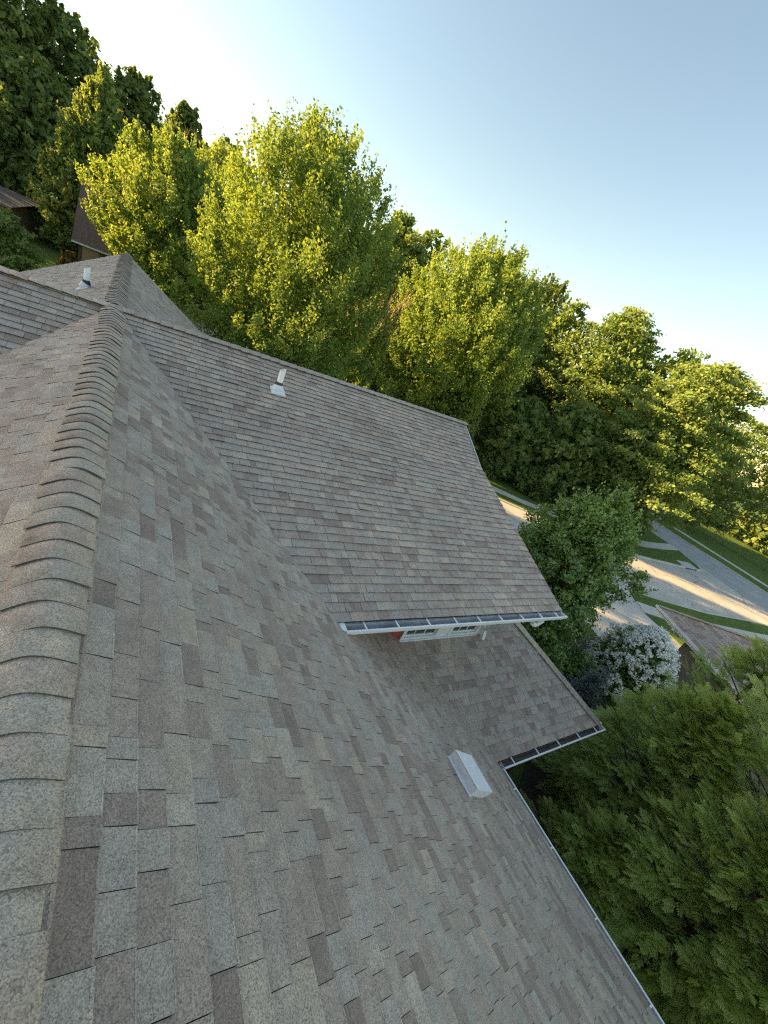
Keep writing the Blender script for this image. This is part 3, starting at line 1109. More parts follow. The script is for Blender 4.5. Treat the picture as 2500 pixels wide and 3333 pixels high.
# ------------------------------------------------------------------ neighbouring buildings
def simple_courses(b, O, u, v, S, W, expo, r, thick=0.012):
    """plain shingle courses as slats on a far roof (one part)"""
    O, u, v = Vector(O), Vector(u), Vector(v)
    n = u.cross(v).normalized()
    if n.z < 0:
        n = -n
    k = 0.0
    while k < S - 0.01:
        k2 = min(k + expo + 0.01, S)
        p0, p1 = O + v * k, O + v * k2
        h0 = thick + r.uniform(-0.002, 0.002)
        b.hexa([p0 - n * 0.05, p0 + u * W - n * 0.05, p1 + u * W - n * 0.05, p1 - n * 0.05,
                p0 + n * h0, p0 + u * W + n * h0, p1 + u * W, p1], r.uniform(0.2, 0.8))
        k += expo


def house_steep():
    h = empty('neighbour_house', (1.6, 60, LZ), 'tan-sided house with steep brown roof behind the sunlit round tree', 'house')
    r = random.Random(3)
    x0, x1, ye, yr = -4.95, 9.0, 56.6, 62.0
    ze_, zr = -4.85, 0.72
    S = math.hypot(yr - ye, zr - ze_)
    v = Vector((0, (yr - ye) / S, (zr - ze_) / S))
    b = MB()
    simple_courses(b, (x0, ye, ze_), (1, 0, 0), v, S, x1 - x0, 0.16, r)
    simple_courses(b, (x0, 2 * yr - ye, ze_), (1, 0, 0), (0, -v.y, v.z), S, x1 - x0, 0.16, r)
    b.build('roof', M['brown_roof'], h)
    wx0 = x0 + 0.55
    b = MB()
    b.box(((wx0 + x1 - 0.5) / 2, yr, (LZ + ze_) / 2 + 0.1), (x1 - 0.5 - wx0, 2 * (yr - ye) - 1.0, ze_ - LZ + 0.2))
    b.build('wall', M['brown_trim'], h)
    z = LZ + 0.3
    while z < ze_ - 0.25:                       # lap boards of the tan bay
        q = MB()
        q.hexa([(wx0 + 0.35, ye + 0.42, z), (wx0 + 1.75, ye + 0.42, z), (wx0 + 1.75, ye + 0.55, z), (wx0 + 0.35, ye + 0.55, z),
                (wx0 + 0.35, ye + 0.45, z + 0.16), (wx0 + 1.75, ye + 0.45, z + 0.16), (wx0 + 1.75, ye + 0.55, z + 0.16), (wx0 + 0.35, ye + 0.55, z + 0.16)])
        q.build('siding_board', M['tan_siding'], h, origin='mean')
        z += 0.17
    for xw_ in (wx0 + 2.6, wx0 + 6.0):
        q = MB()
        q.box((xw_ + 0.6, ye + 0.44, LZ + 1.7), (1.5, 0.1, 1.7))
        wn_ = q.build('window', M['brown_trim'], h)
        q = MB()
        q.box((xw_ + 0.6, ye + 0.385, LZ + 1.7), (1.2, 0.02, 1.4))
        q.build('pane', M['glass'], wn_)
    q = MB()
    q.box(((x0 + x1) / 2, ye - 0.06, ze_ - 0.06), (x1 - x0, 0.12, 0.12))
    q.build('gutter', M['white'], h)
    q = MB()
    A = [(x0 + 0.35, ye + 0.3, ze_ + 0.1), (x0 + 0.35, 2 * yr - ye - 0.3, ze_ + 0.1), (x0 + 0.35, yr, zr - 0.25)]
    q.mesh(A + [(p[0] + 0.15, p[1], p[2]) for p in A], [(0, 1, 2), (5, 4, 3), (0, 3, 4, 1), (1, 4, 5, 2), (2, 5, 3, 0)])
    q.build('gable_wall', M['tan_siding'], h)


def house_low():
    h = empty('neighbour_house', (-18, 66, LZ), 'tan house with low grey roof beside the dark woods', 'house')
    r = random.Random(4)
    A0 = Vector((-10.3, 62.1, -4.72))
    u = Vector((-0.97, 0.24, 0)).normalized()
    w = Vector((0.24, 0.97, 0)).normalized()
    v = (w * 7.0 + Vector((0.0, 0, 0.85)))
    S = v.length
    b = MB()
    simple_courses(b, A0, u, v.normalized(), S, 15.0, 0.2, r)
    top = A0 + v
    v2 = (w * 7.0 - Vector((0, 0, 0.85)))
    simple_courses(b, A0 + w * 14.0, u, (-w * 7.0 + Vector((0, 0, 0.85))).normalized(), S, 15.0, 0.2, r)
    b.build('roof', M['grey_roof'], h)
    c = A0 + u * 7.6 + w * 7.0
    b = MB()
    b.box((c.x, c.y, (LZ - 4.75) / 2), (13.4, 12.4, -4.75 - LZ), math.atan2(u.y, u.x))
    b.build('wall', M['taupe_wall'], h)
    for k in (1.2, 5.0):
        p = A0 + u * (1.6 + k) + w * 0.75
        b = MB()
        b.box((p.x, p.y, -6.1), (1.9, 0.14, 2.2), math.atan2(u.y, u.x))
        b.build('siding_panel', M['tan_siding'], h)
    e = A0 - Vector((0, 0, 0.1))
    b = MB()
    b.bar(e - w * 0.02, e + u * 15.0 - w * 0.02, 0.1, 0.16)
    b.build('fascia', M['taupe_wall'], h)


def garage():
    """low hipped garage beyond the arborvitae, turned a little off the house's axes"""
    h = empty('garage', (24.6, 1.6, LZ), 'low garage with grey hip roof and cream gutter behind the arborvitae', 'garage')
    r = random.Random(5)
    E0 = Vector((22.13, 5.69, -4.6))                 # far end of the eave
    u = Vector((-1.068, -2.116, 0)).normalized()     # along the eave, towards the camera
    w = Vector((-u.y, u.x, 0))
    if w.x < 0:
        w = -w
    rise, run, length = 1.45, 3.3, 8.0
    S = math.hypot(rise, run)
    v = w * (run / S) + Vector((0, 0, rise / S))
    n = u.cross(v)
    if n.z < 0:
        n = -n
    b = MB()
    hx = 3.0                                         # hip run along the eave
    k = 0.0
    while k < S - 0.02:
        k2 = min(k + 0.19, S)
        x = hx * k / S
        while x < length - hx * k / S:
            x2 = min(x + r.uniform(0.22, 0.34), length - hx * k / S)
            q0, q1 = E0 + u * x + v * k, E0 + u * (x2 - 0.006) + v * k
            q2, q3 = E0 + u * (x2 - 0.006) + v * k2, E0 + u * max(x, hx * k2 / S) + v * k2
            b.hexa([q0 - n * 0.03, q1 - n * 0.03, q2 - n * 0.03, q3 - n * 0.03, q0 + n * 0.016, q1 + n * 0.016, q2 + n * 0.004, q3 + n * 0.004], r.uniform(0.02, 0.2) if r.random() < 0.3 else r.uniform(0.55, 0.70))
            x = x2
        k += 0.18
    ro = b.build('roof', M['shingle'], h)
    tag(ro, 'grey shingle roof with hip caps')
    top0 = E0 + u * hx + v * S
    top1 = E0 + u * (length - hx) + v * S
    E1 = E0 + u * length
    F0, F1 = E0 + w * 2 * run, E1 + w * 2 * run
    b = MB()
    for poly in ((E0, F0, top0), (F0, F1, top1, top0), (E1, top1, F1), (E0, top0, top1, E1)):
        b.face([p - Vector((0, 0, 0.03)) for p in poly])
    b.build('roof_back', M['grey_roof'], h)
    m = int((top0 - E0).length / 0.25)
    for i in range(m):
        c = MB()
        a_, e_ = E0.lerp(top0, i / m), E0.lerp(top0, (i + 1.1) / m)
        c.bar(a_ + Vector((0, 0, 0.035)), e_ + Vector((0, 0, 0.022)), 0.22, 0.02)
        c.build('hip_cap', M['cap'], ro, origin='mean')
    b = MB()
    b.bar(E0 - w * 0.06 - Vector((0, 0, 0.04)) - u * 0.06, E1 - w * 0.06 - Vector((0, 0, 0.04)), 0.12, 0.1)
    g = b.build('gutter', M['white'], h)
    b = MB()
    b.bar(E0 - w * 0.06 + Vector((0, 0, 0.012)), E1 - w * 0.06 + Vector((0, 0, 0.012)), 0.08, 0.006)
    b.build('trough', M['gutter_in'], g)
    b = MB()
    b.bar(E0 + w * 0.02 - Vector((0, 0, 0.16)), E1 + w * 0.02 - Vector((0, 0, 0.16)), 0.03, 0.16)
    b.build('fascia', M['white'], h)
    b = MB()
    c0 = E0 + u * 1.35 - w * 0.06 - Vector((0, 0, 0.12))
    b.bar(c0, c0 - Vector((0, 0, 0.14)), 0.1, 0.1, (1, 0, 0))
    b.bar(c0 - Vector((0, 0, 0.13)), c0 + w * 0.5 - Vector((0, 0, 0.35)), 0.09, 0.08)
    b.build('downspout', M['white'], h)
    cc = E0 + u * (length / 2 + 0.6) + w * run
    b = MB()
    b.box((cc.x, cc.y, (LZ - 4.72) / 2), (length - 2.2, 2 * run - 1.0, -4.72 - LZ), math.atan2(u.y, u.x))
    b.build('wall', M['taupe_wall'], h)


house_steep()
house_low()
garage()


# ------------------------------------------------------------------ trees
def unit(a):
    return a / np.maximum(np.linalg.norm(a, axis=-1, keepdims=True), 1e-9)


def leaf_quads(c, ax, nrm, L, W):
    ax = unit(ax)
    s = unit(np.cross(nrm, ax))
    L = L[:, None] * 0.5
    W = W[:, None] * 0.5
    nn = np.cross(ax, s)
    b = c - ax * L
    t = c + ax * L
    m = c - ax * L * 0.12 + nn * W * 0.25
    return np.stack([b, m + s * W, t, m - s * W], 1)


def tree(name, label, x, y, ztop, R, zbot, profile, leaf=0.16, n=40000, mat='maple', style='up', clumps=420, seed=1,
         trunk_r=0.22, base=LZ, lump=0.16, tone=0.0, group=None, cat='tree', fill=0.16, shoots=0, lean=(0, 0), bare=0):
    r = np.random.default_rng(seed)
    root = empty(name, (x, y, base), label, cat, group)
    H = ztop - zbot
    tp = np.array([p[0] for p in profile])
    rp = np.array([p[1] for p in profile])
    # clump centres
    K = clumps
    grid = np.linspace(0, 1, 200)
    wgt = np.interp(grid, tp, rp) + 0.05
    cdf = np.cumsum(wgt) / wgt.sum()
    t = np.interp(r.random(K), cdf, grid)
    az = r.random(K) * 2 * np.pi
    ph = r.random(6) * 6.28
    lum = 1 + lump * (np.sin(3 * az + ph[0] + 4 * t) * 0.6 + np.sin(5 * az + ph[1] - 7 * t) * 0.5 + np.sin(2 * az + ph[2] + 11 * t) * 0.5)
    rad = np.interp(t, tp, rp) * R * lum
    fr = 1 - 0.55 * r.random(K) ** 1.7
    ctr = np.stack([x + rad * fr * np.cos(az) + lean[0] * t, y + rad * fr * np.sin(az) + lean[1] * t, zbot + t * H], 1)
    outw = np.stack([np.cos(az), np.sin(az), np.zeros(K)], 1)
    upb = np.interp(t, [0, 0.35, 1], [0.05, 0.55, 1.3])[:, None]
    if style == 'up':
        d = unit(outw * (1.0 - 0.45 * t[:, None]) + np.array([0, 0, 1.0]) * (upb + 0.25) + r.normal(0, 0.22, (K, 3)))
        cl, cw, ct = 0.115 * R + 0.20, 0.05 * R + 0.10, 0.05 * R + 0.10
    elif style == 'layer':
        d = unit(outw + np.array([0, 0, 0.12]) + r.normal(0, 0.2, (K, 3)))
        cl, cw, ct = 0.12 * R + 0.2, 0.11 * R + 0.18, 0.035 * R + 0.08
    else:
        d = unit(outw + np.array([0, 0, 0.4]) + r.normal(0, 0.35, (K, 3)))
        cl, cw, ct = 0.10 * R + 0.16, 0.07 * R + 0.13, 0.06 * R + 0.1
    csz = r.uniform(0.65, 1.35, K)
    ctone = r.normal(0.0, 0.13, K)
    # leaves in clumps
    n1_ = int(n * (1 - fill))
    k = r.integers(0, K, n1_)
    dd = d[k]
    s1 = unit(np.cross(dd, np.array([0, 0, 1.0]) + r.normal(0, 0.05, (n1_, 3))))
    s2 = np.cross(s1, dd)
    a_ = r.normal(0, 0.5, n1_)
    g = r.normal(0, 0.5, (n1_, 2))
    taper = np.clip(1.15 - 0.55 * np.maximum(a_, 0), 0.3, 1.2)
    pos = ctr[k] + (dd * (a_ * cl)[:, None] + s1 * (g[:, 0] * cw * taper)[:, None] + s2 * (g[:, 1] * ct * taper)[:, None]) * csz[k][:, None]
    axl = unit(dd * 0.7 + np.array([0, 0, -0.25]) + r.normal(0, 0.55, (n1_, 3)))
    nr = unit(outw[k] * 0.8 + np.array([0, 0, 0.42]) + r.normal(0, 0.45, (n1_, 3)))
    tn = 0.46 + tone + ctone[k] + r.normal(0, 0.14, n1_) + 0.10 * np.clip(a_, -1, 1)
    parts = [(pos, axl, nr, tn)]
    # looser leaves deeper inside
    n2_ = n - n1_
    t2 = np.interp(r.random(n2_), cdf, grid)
    az2 = r.random(n2_) * 2 * np.pi
    rr2 = np.interp(t2, tp, rp) * R * (0.82 * r.random(n2_) ** 0.6)
    pos2 = np.stack([x + rr2 * np.cos(az2) + lean[0] * t2, y + rr2 * np.sin(az2) + lean[1] * t2, zbot + t2 * H], 1)
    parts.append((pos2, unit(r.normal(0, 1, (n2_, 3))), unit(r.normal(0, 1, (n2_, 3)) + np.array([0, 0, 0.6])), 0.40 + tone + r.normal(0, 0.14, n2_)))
    if shoots:
        # leafy shoots that stand out of the crown's outline
        ks = r.integers(0, K, shoots)
        ts = np.clip(0.30 + 0.72 * r.random(shoots) ** 0.7, 0, 0.985)
        azs = r.random(shoots) * 2 * np.pi
        rs = np.interp(ts, tp, rp) * R
        p0 = np.stack([x + rs * 0.93 * np.cos(azs) + lean[0] * ts, y + rs * 0.93 * np.sin(azs) + lean[1] * ts, zbot + ts * H], 1)
        ds = unit(np.stack([np.cos(azs) * 0.6 * (1.1 - ts), np.sin(azs) * 0.6 * (1.1 - ts), np.ones(shoots)], 1) + r.normal(0, 0.12, (shoots, 3)))
        per = 34
        kk = np.repeat(np.arange(shoots), per)
        lv = r.random(shoots * per) * r.uniform(0.5, 1.25, shoots)[kk] * (0.10 * R + 0.5)
        ps = p0[kk] + ds[kk] * lv[:, None] + r.normal(0, 0.07, (shoots * per, 3))
        parts.append((ps, unit(ds[kk] * 0.4 + r.normal(0, 0.6, (shoots * per, 3))), unit(r.normal(0, 0.7, (shoots * per, 3)) + np.array([0, 0, 0.5])),
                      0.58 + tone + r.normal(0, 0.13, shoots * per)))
    pos = np.concatenate([p[0] for p in parts])
    axl = np.concatenate([p[1] for p in parts])
    nr = np.concatenate([p[2] for p in parts])
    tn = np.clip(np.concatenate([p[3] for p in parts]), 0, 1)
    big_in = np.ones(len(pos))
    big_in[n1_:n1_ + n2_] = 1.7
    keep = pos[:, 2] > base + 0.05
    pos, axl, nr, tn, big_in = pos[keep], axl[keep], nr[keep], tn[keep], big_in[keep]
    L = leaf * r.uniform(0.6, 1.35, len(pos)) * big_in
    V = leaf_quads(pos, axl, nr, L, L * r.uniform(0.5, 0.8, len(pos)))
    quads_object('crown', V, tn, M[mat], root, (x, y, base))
    # trunk and limbs
    b = MB()
    zc = zbot + 0.55 * H
    nseg = 7
    pts, rds = [], []
    for i in range(nseg):
        q = i / (nseg - 1)
        pts.append((x + lean[0] * q * 0.6 + 0.12 * math.sin(q * 5 + seed), y + lean[1] * q * 0.6 + 0.12 * math.cos(q * 4 + seed), base - 0.05 + q * (zbot + 0.86 * H - base)))
        rds.append(trunk_r * (1 - 0.86 * q) * (1.35 if i == 0 else 1))
    b.tube(pts, rds, 8)
    for j in range(22):
        kk = int(r.integers(0, K))
        tgt = Vector(ctr[kk].tolist())
        q = np.clip((tgt.z - base) / (ztop - base) * 0.72 - 0.08, 0.12, 0.8)
        zz = base + q * (ztop - base)
        f = (zz - pts[0][2]) / (pts[-1][2] - pts[0][2])
        i0 = min(nseg - 2, max(0, int(f * (nseg - 1))))
        st = Vector(pts[i0]).lerp(Vector(pts[i0 + 1]), min(1, max(0, f * (nseg - 1) - i0)))
        mid = st.lerp(tgt, 0.5) + Vector((0, 0, 0.06 * (tgt - st).length))
        r0 = trunk_r * 0.34 * (1 - 0.5 * q)
        b.tube([st, mid, tgt], [r0, r0 * 0.6, r0 * 0.2], 5, cap=False)
    b.build('trunk', M['bark'], root)
    if bare:
        b = MB()
        for j in range(bare):
            a0 = r.random() * 6.283
            rr_ = R * r.random() ** 0.5 * 0.95
            z0 = zbot + H * r.uniform(0.55, 0.9)
            p0 = Vector((x + rr_ * math.cos(a0), y + rr_ * math.sin(a0), z0))
            dr = Vector((0.25 * math.cos(a0) + r.normal(0, 0.12), 0.25 * math.sin(a0) + r.normal(0, 0.12), 1)).normalized()
            ln = r.uniform(0.9, 2.1)
            b.tube([p0, p0 + dr * ln * 0.5, p0 + dr * ln], [0.03, 0.02, 0.008], 4, cap=False)
            for q in range(3):
                f = r.uniform(0.2, 0.8)
                s0 = p0 + dr * ln * f
                b.tube([s0, s0 + (dr + Vector(r.normal(0, 0.3, 3).tolist())).normalized() * ln * 0.45], [0.016, 0.006], 3, cap=False)
        tag(b.build('bare_twigs', M['twig'], root), kind='stuff')
    return root


OVAL = [(0, 0.25), (0.12, 0.66), (0.3, 0.94), (0.45, 1.0), (0.62, 0.92), (0.8, 0.66), (0.93, 0.34), (1.0, 0.06)]
BROAD = [(0, 0.45), (0.1, 0.78), (0.3, 1.0), (0.5, 0.98), (0.7, 0.82), (0.85, 0.58), (0.95, 0.32), (1.0, 0.08)]
ROUND = [(0, 0.3), (0.12, 0.72), (0.3, 0.96), (0.5, 1.0), (0.68, 0.95), (0.82, 0.78), (0.93, 0.52), (1.0, 0.16)]
CONE = [(0, 0.8), (0.1, 1.0), (0.35, 0.86), (0.6, 0.60), (0.8, 0.34), (0.93, 0.14), (1.0, 0.02)]
DOME = [(0, 0.75), (0.15, 0.95), (0.4, 1.0), (0.65, 0.86), (0.85, 0.55), (1.0, 0.1)]

# trees this side of the street
tree('shade_tree', 'tall full tree with upright sunlit shoots standing just beyond the roof ridge', 7.7, 26.0, 7.7, 5.3, -6.6, ROUND, 0.15, 125000, 'lime',
     'up', 520, 21, 0.26, shoots=330, lump=0.14)
tree('round_tree', 'round sunlit yellow-green tree in front of the steep brown house roof', 2.3, 49.0, 6.4, 5.2, -5.6, ROUND, 0.23, 62000, 'lime', 'up', 420, 22, 0.24, lump=0.22, tone=0.06,
     shoots=120)
tree('conical_tree', 'conical tree with sunlit tip rising behind the low grey house', -4.4, 69.0, 10.2, 5.6, -6.9, CONE, 0.37, 44000, 'maple', 'up', 420, 23, 0.26, lump=0.10, shoots=140, tone=0.14)
tree('front_yard_tree', 'small glossy green tree in shade beside the driveway', 15.1, 7.1, -0.5, 2.1, -6.9, OVAL, 0.115, 60000, 'cool', 'free', 340, 24, 0.14, lump=0.26, shoots=50)
# across the street
tree('dead_topped_tree', 'narrow tree with dry brown twigs at its top between two full trees', 16.0, 31.6, 3.0, 1.95, -6.6, OVAL, 0.19, 22000, 'lime', 'up', 160, 25, 0.16, bare=110, tone=0.12)
tree('oak_tree', 'olive-green oak crown rising behind the dead-topped tree', 24.0, 49.0, 11.0, 5.2, -5.0, BROAD, 0.34, 32000, 'maple', 'free', 240, 26, 0.3, lump=0.2, tone=0.05)
tree('street_tree', 'broad bright tree with drooping sprays above the far sidewalk', 26.2, 33.0, 9.5, 7.0, -7.0, ROUND, 0.22, 96000, 'lime', 'up', 520, 27, 0.3, shoots=260, lump=0.15)
tree('shaded_tree', 'darker tree tucked behind the broad street tree', 46.0, 45.5, 13.4, 5.4, -5.0, ROUND, 0.32, 26000, 'dark', 'up', 220, 28, 0.25, shoots=60, tone=0.1)
tree('maple_tree', 'layered maple at the wood edge with deep dark hollows', 47.5, 33.0, 13.0, 7.4, -6.8, BROAD, 0.30, 57000, 'maple', 'layer', 330, 29, 0.34, lump=0.22)
tree('maple_tree', 'sunlit layered maple whose boughs hang low over the street corner', 43.2, 20.6, 9.8, 6.5, -6.2, BROAD, 0.27, 60000, 'maple', 'layer', 320, 30, 0.34, lump=0.26, tone=0.08, lean=(1.5, -0.5))
tree('corner_tree', 'thin blue-green tree beyond the side street by the fenced lawn', 75.5, 24.5, 9.6, 7.5, -6.5, ROUND, 0.36, 20000, 'dark', 'free', 300, 31, 0.25, lump=0.3, tone=0.2, fill=0.05)
# woods behind
woods = [(-11.5, 98, 18.0, 7.6, 41, 'woodland tree with thin gaps of sky, right edge of the dark wood'),
         (-19.5, 92, 19.6, 8.0, 42, 'tall dark woodland tree above the low grey roof'),
         (-27.0, 104, 24.0, 9.0, 43, 'tallest dark woodland tree at the back of the wood'),
         (-2.0, 97, 16.0, 5.8, 44, 'dark tree standing close behind the conical tree'),
         (5.2, 104, 17.0, 4.4, 45, 'small dark crown standing alone on the skyline behind the round tree'),
         (12.5, 100, 14.8, 6.4, 46, 'dark tree on the skyline behind the full shade tree'),
         (-13.0, 84, 9.5, 6.0, 47, 'dim tree in the wood directly behind the low grey house')]
for (x, y, zt_, R_, sd, lb) in woods:
    tree('woodland_tree', lb, x, y, zt_, R_, -6.5, ROUND, 0.66, 18000, 'dark', 'free', 420, sd, 0.32, lump=0.13, tone=0.18, shoots=60, group='dark trees of the wood behind the houses')
tree('twiggy_tree', 'tall sunlit tree with tawny seed heads behind the round tree', 7.0, 56.0, 8.6, 5.6, -5.0, ROUND, 0.32, 24000, 'lime', 'up', 220, 51, 0.2, lump=0.2, tone=0.1, bare=60)
thick = [(33.5, 43.5, 8.5, 4.8, 52, 'dim tree in the thicket behind the broad street tree'), (57.0, 38.0, 11.5, 6.0, 53, 'dim tree in the thicket behind the layered maples by the side street'),
         (51.5, 27.5, 11.6, 6.4, 54, 'dim tree in the thicket beside the side street'), (17.0, 58.0, 8.6, 5.0, 55, 'dim tree in the thicket behind the dead-topped tree'),
         (36.5, 24.5, 2.2, 3.4, 56, 'low dark tree under the layered maples'), (45.0, 39.5, 11.6, 5.4, 59, 'dim tree in the thicket between street tree and maple'), (29.5, 51.0, 12.0, 5.6, 58, 'dim tree in the thicket between oak and street tree'), (32.3, 27.0, 0.5, 3.0, 57, 'low dark tree between street tree and maple')]
for (x, y, zt_, R_, sd, lb) in thick:
    tree('thicket_tree', lb, x, y, zt_, R_, -7.2, BROAD, 0.45, 12500, 'maple', 'free', 200, sd, 0.22, lump=0.2, tone=0.0, group='dim trees of the thicket across the street')
for (x, y, zt_, R_, sd, lb) in [(33.9, 23.6, -5.0, 1.7, 61, 'low bush at the thicket edge beside the far sidewalk'), (38.3, 21.0, -4.6, 1.8, 62, 'low bush at the thicket edge under the layered maple'),
                                (30.4, 26.2, -4.8, 1.7, 63, 'low bush at the thicket edge below the street tree'), (43.8, 19.9, -5.0, 1.6, 64, 'low bush by the far sidewalk near the corner'),
                                (48.5, 20.2, -4.8, 1.9, 65, 'low bush in the shade near the side street')]:
    tree('bush', lb, x, y, zt_, R_, -7.5, DOME, 0.21, 5000, 'dark', 'free', 90, sd, 0.06, tone=0.05, cat='bush', group='bushes along the thicket edge')
for (x, y, zt_, R_, sd, lb) in [(96, 36, 9.5, 8.0, 141, 'far tree beyond the fenced lawn behind the thin corner tree'), (103, 22, 9.0, 8.0, 142, 'far tree beyond the fenced lawn, middle of the row'),
                                (108, 7, 8.5, 8.0, 143, 'far tree beyond the fenced lawn towards the garage'), (112, -9, 8.5, 8.0, 144, 'far tree beyond the fenced lawn, last before the arborvitae')]:
    tree('far_tree', lb, x, y, zt_, R_, -7.3, DOME, 0.75, 6000, 'dark', 'free', 150, sd, 0.3, lump=0.2, tone=0.15, group='far trees beyond the fenced lawn')
# left garden
tree('garden_shrub', 'loose shrub in front of the low tan house', -7.0, 41.0, -2.9, 2.0, -6.9, DOME, 0.17, 11000, 'maple', 'free', 150, 71, 0.08, cat='shrub', lump=0.3, fill=0.1, tone=0.1)
tree('garden_shrub', 'low spreading shrub at the edge of the striped lawn', -5.2, 34.5, -4.2, 1.9, -7.3, DOME, 0.16, 10000, 'maple', 'free', 130, 72, 0.08, cat='shrub', lump=0.25)
tree('garden_shrub', 'small pale shrub just beyond the far gable of the roof', -2.6, 33.0, -4.2, 1.4, -7.3, DOME, 0.15, 7000, 'lime', 'free', 90, 73, 0.06, cat='shrub', lump=0.25)
tree('ornamental_grass', 'tawny ornamental grass clump beside the tan wall', -4.6, 53.5, -5.6, 0.75, -7.5, DOME, 0.3, 1800, 'tawny', 'up', 40, 74, 0.03, cat='grass clump')

# trees outside the frame to the left that shade the roof
SD = np.array([0.839, -0.545])
SCV = np.array([0.545, 0.839])
shade = [(-60, -10, 19.0, 6.5, 81, 'first tall tree of the row west of the house, beside its near end'), (-61, -1, 17.9, 6.5, 82, 'second tall tree of the row west of the house'),
         (-60, 7.5, 17.9, 6.5, 83, 'third tall tree of the row west of the house'), (-62, 14.0, 19.5, 5.6, 84, 'last tall tree of the row west of the house'),
         (-47, 23.5, 8.6, 5.0, 85, 'tree standing west of the back garden lawn'), (-62, 31.5, 8.4, 5.0, 86, 'tree standing far west of the garden shrubs')]
for (dv, cv, zt_, R_, sd, lb) in shade:
    p = SD * dv + SCV * cv
    tree('side_yard_tree', lb, float(p[0]), float(p[1]), zt_, R_, -5.5, ROUND, 1.1, 6500, 'dark', 'free', 300, sd, 0.3, lump=0.15, group='trees west of the house')
for i, cv in enumerate((44, 53, 62, 71)):
    p = SD * -84 + SCV * cv
    tree('side_yard_tree', ['tree of the western treeline nearest the garden', 'second tree of the western treeline from the garden', 'third tree of the western treeline from the garden',
                            'last tree of the western treeline, beside the dark wood'][i], float(p[0]), float(p[1]), 15.5, 6.2, -5.5, BROAD, 0.5, 9000, 'dark', 'free', 200, 91 + i, 0.35,
         group='trees west of the house')


# arborvitae: plumes of flat sprays
def frond_template():
    q = []
    n = 5

    def rh(p, ang, L, W):
        a = np.array([math.cos(ang), math.sin(ang), 0])
        s = np.array([-math.sin(ang), math.cos(ang), 0])
        p = np.array(p)
        return [p, p + a * L * 0.5 + s * W, p + a * L, p + a * L * 0.5 - s * W]
    for k in range(n):
        t = 0.10 + 0.72 * k / (n - 1)
        L = 0.46 * (1 - 0.62 * k / (n - 1)) + 0.05
        for sgn in (-1, 1):
            q.append(rh((t, 0, 0.03 * sgn), sgn * math.radians(40), L, 0.050))
            if k < 0:
                pm = (t + L * 0.5 * math.cos(math.radians(40)), sgn * L * 0.5 * math.sin(math.radians(40)), 0.03)
                q.append(rh(pm, sgn * math.radians(6), L * 0.5, 0.042))
    q.append(rh((0.0, 0, 0), 0, 1.0, 0.035))
    return np.array(q)


FR = frond_template()


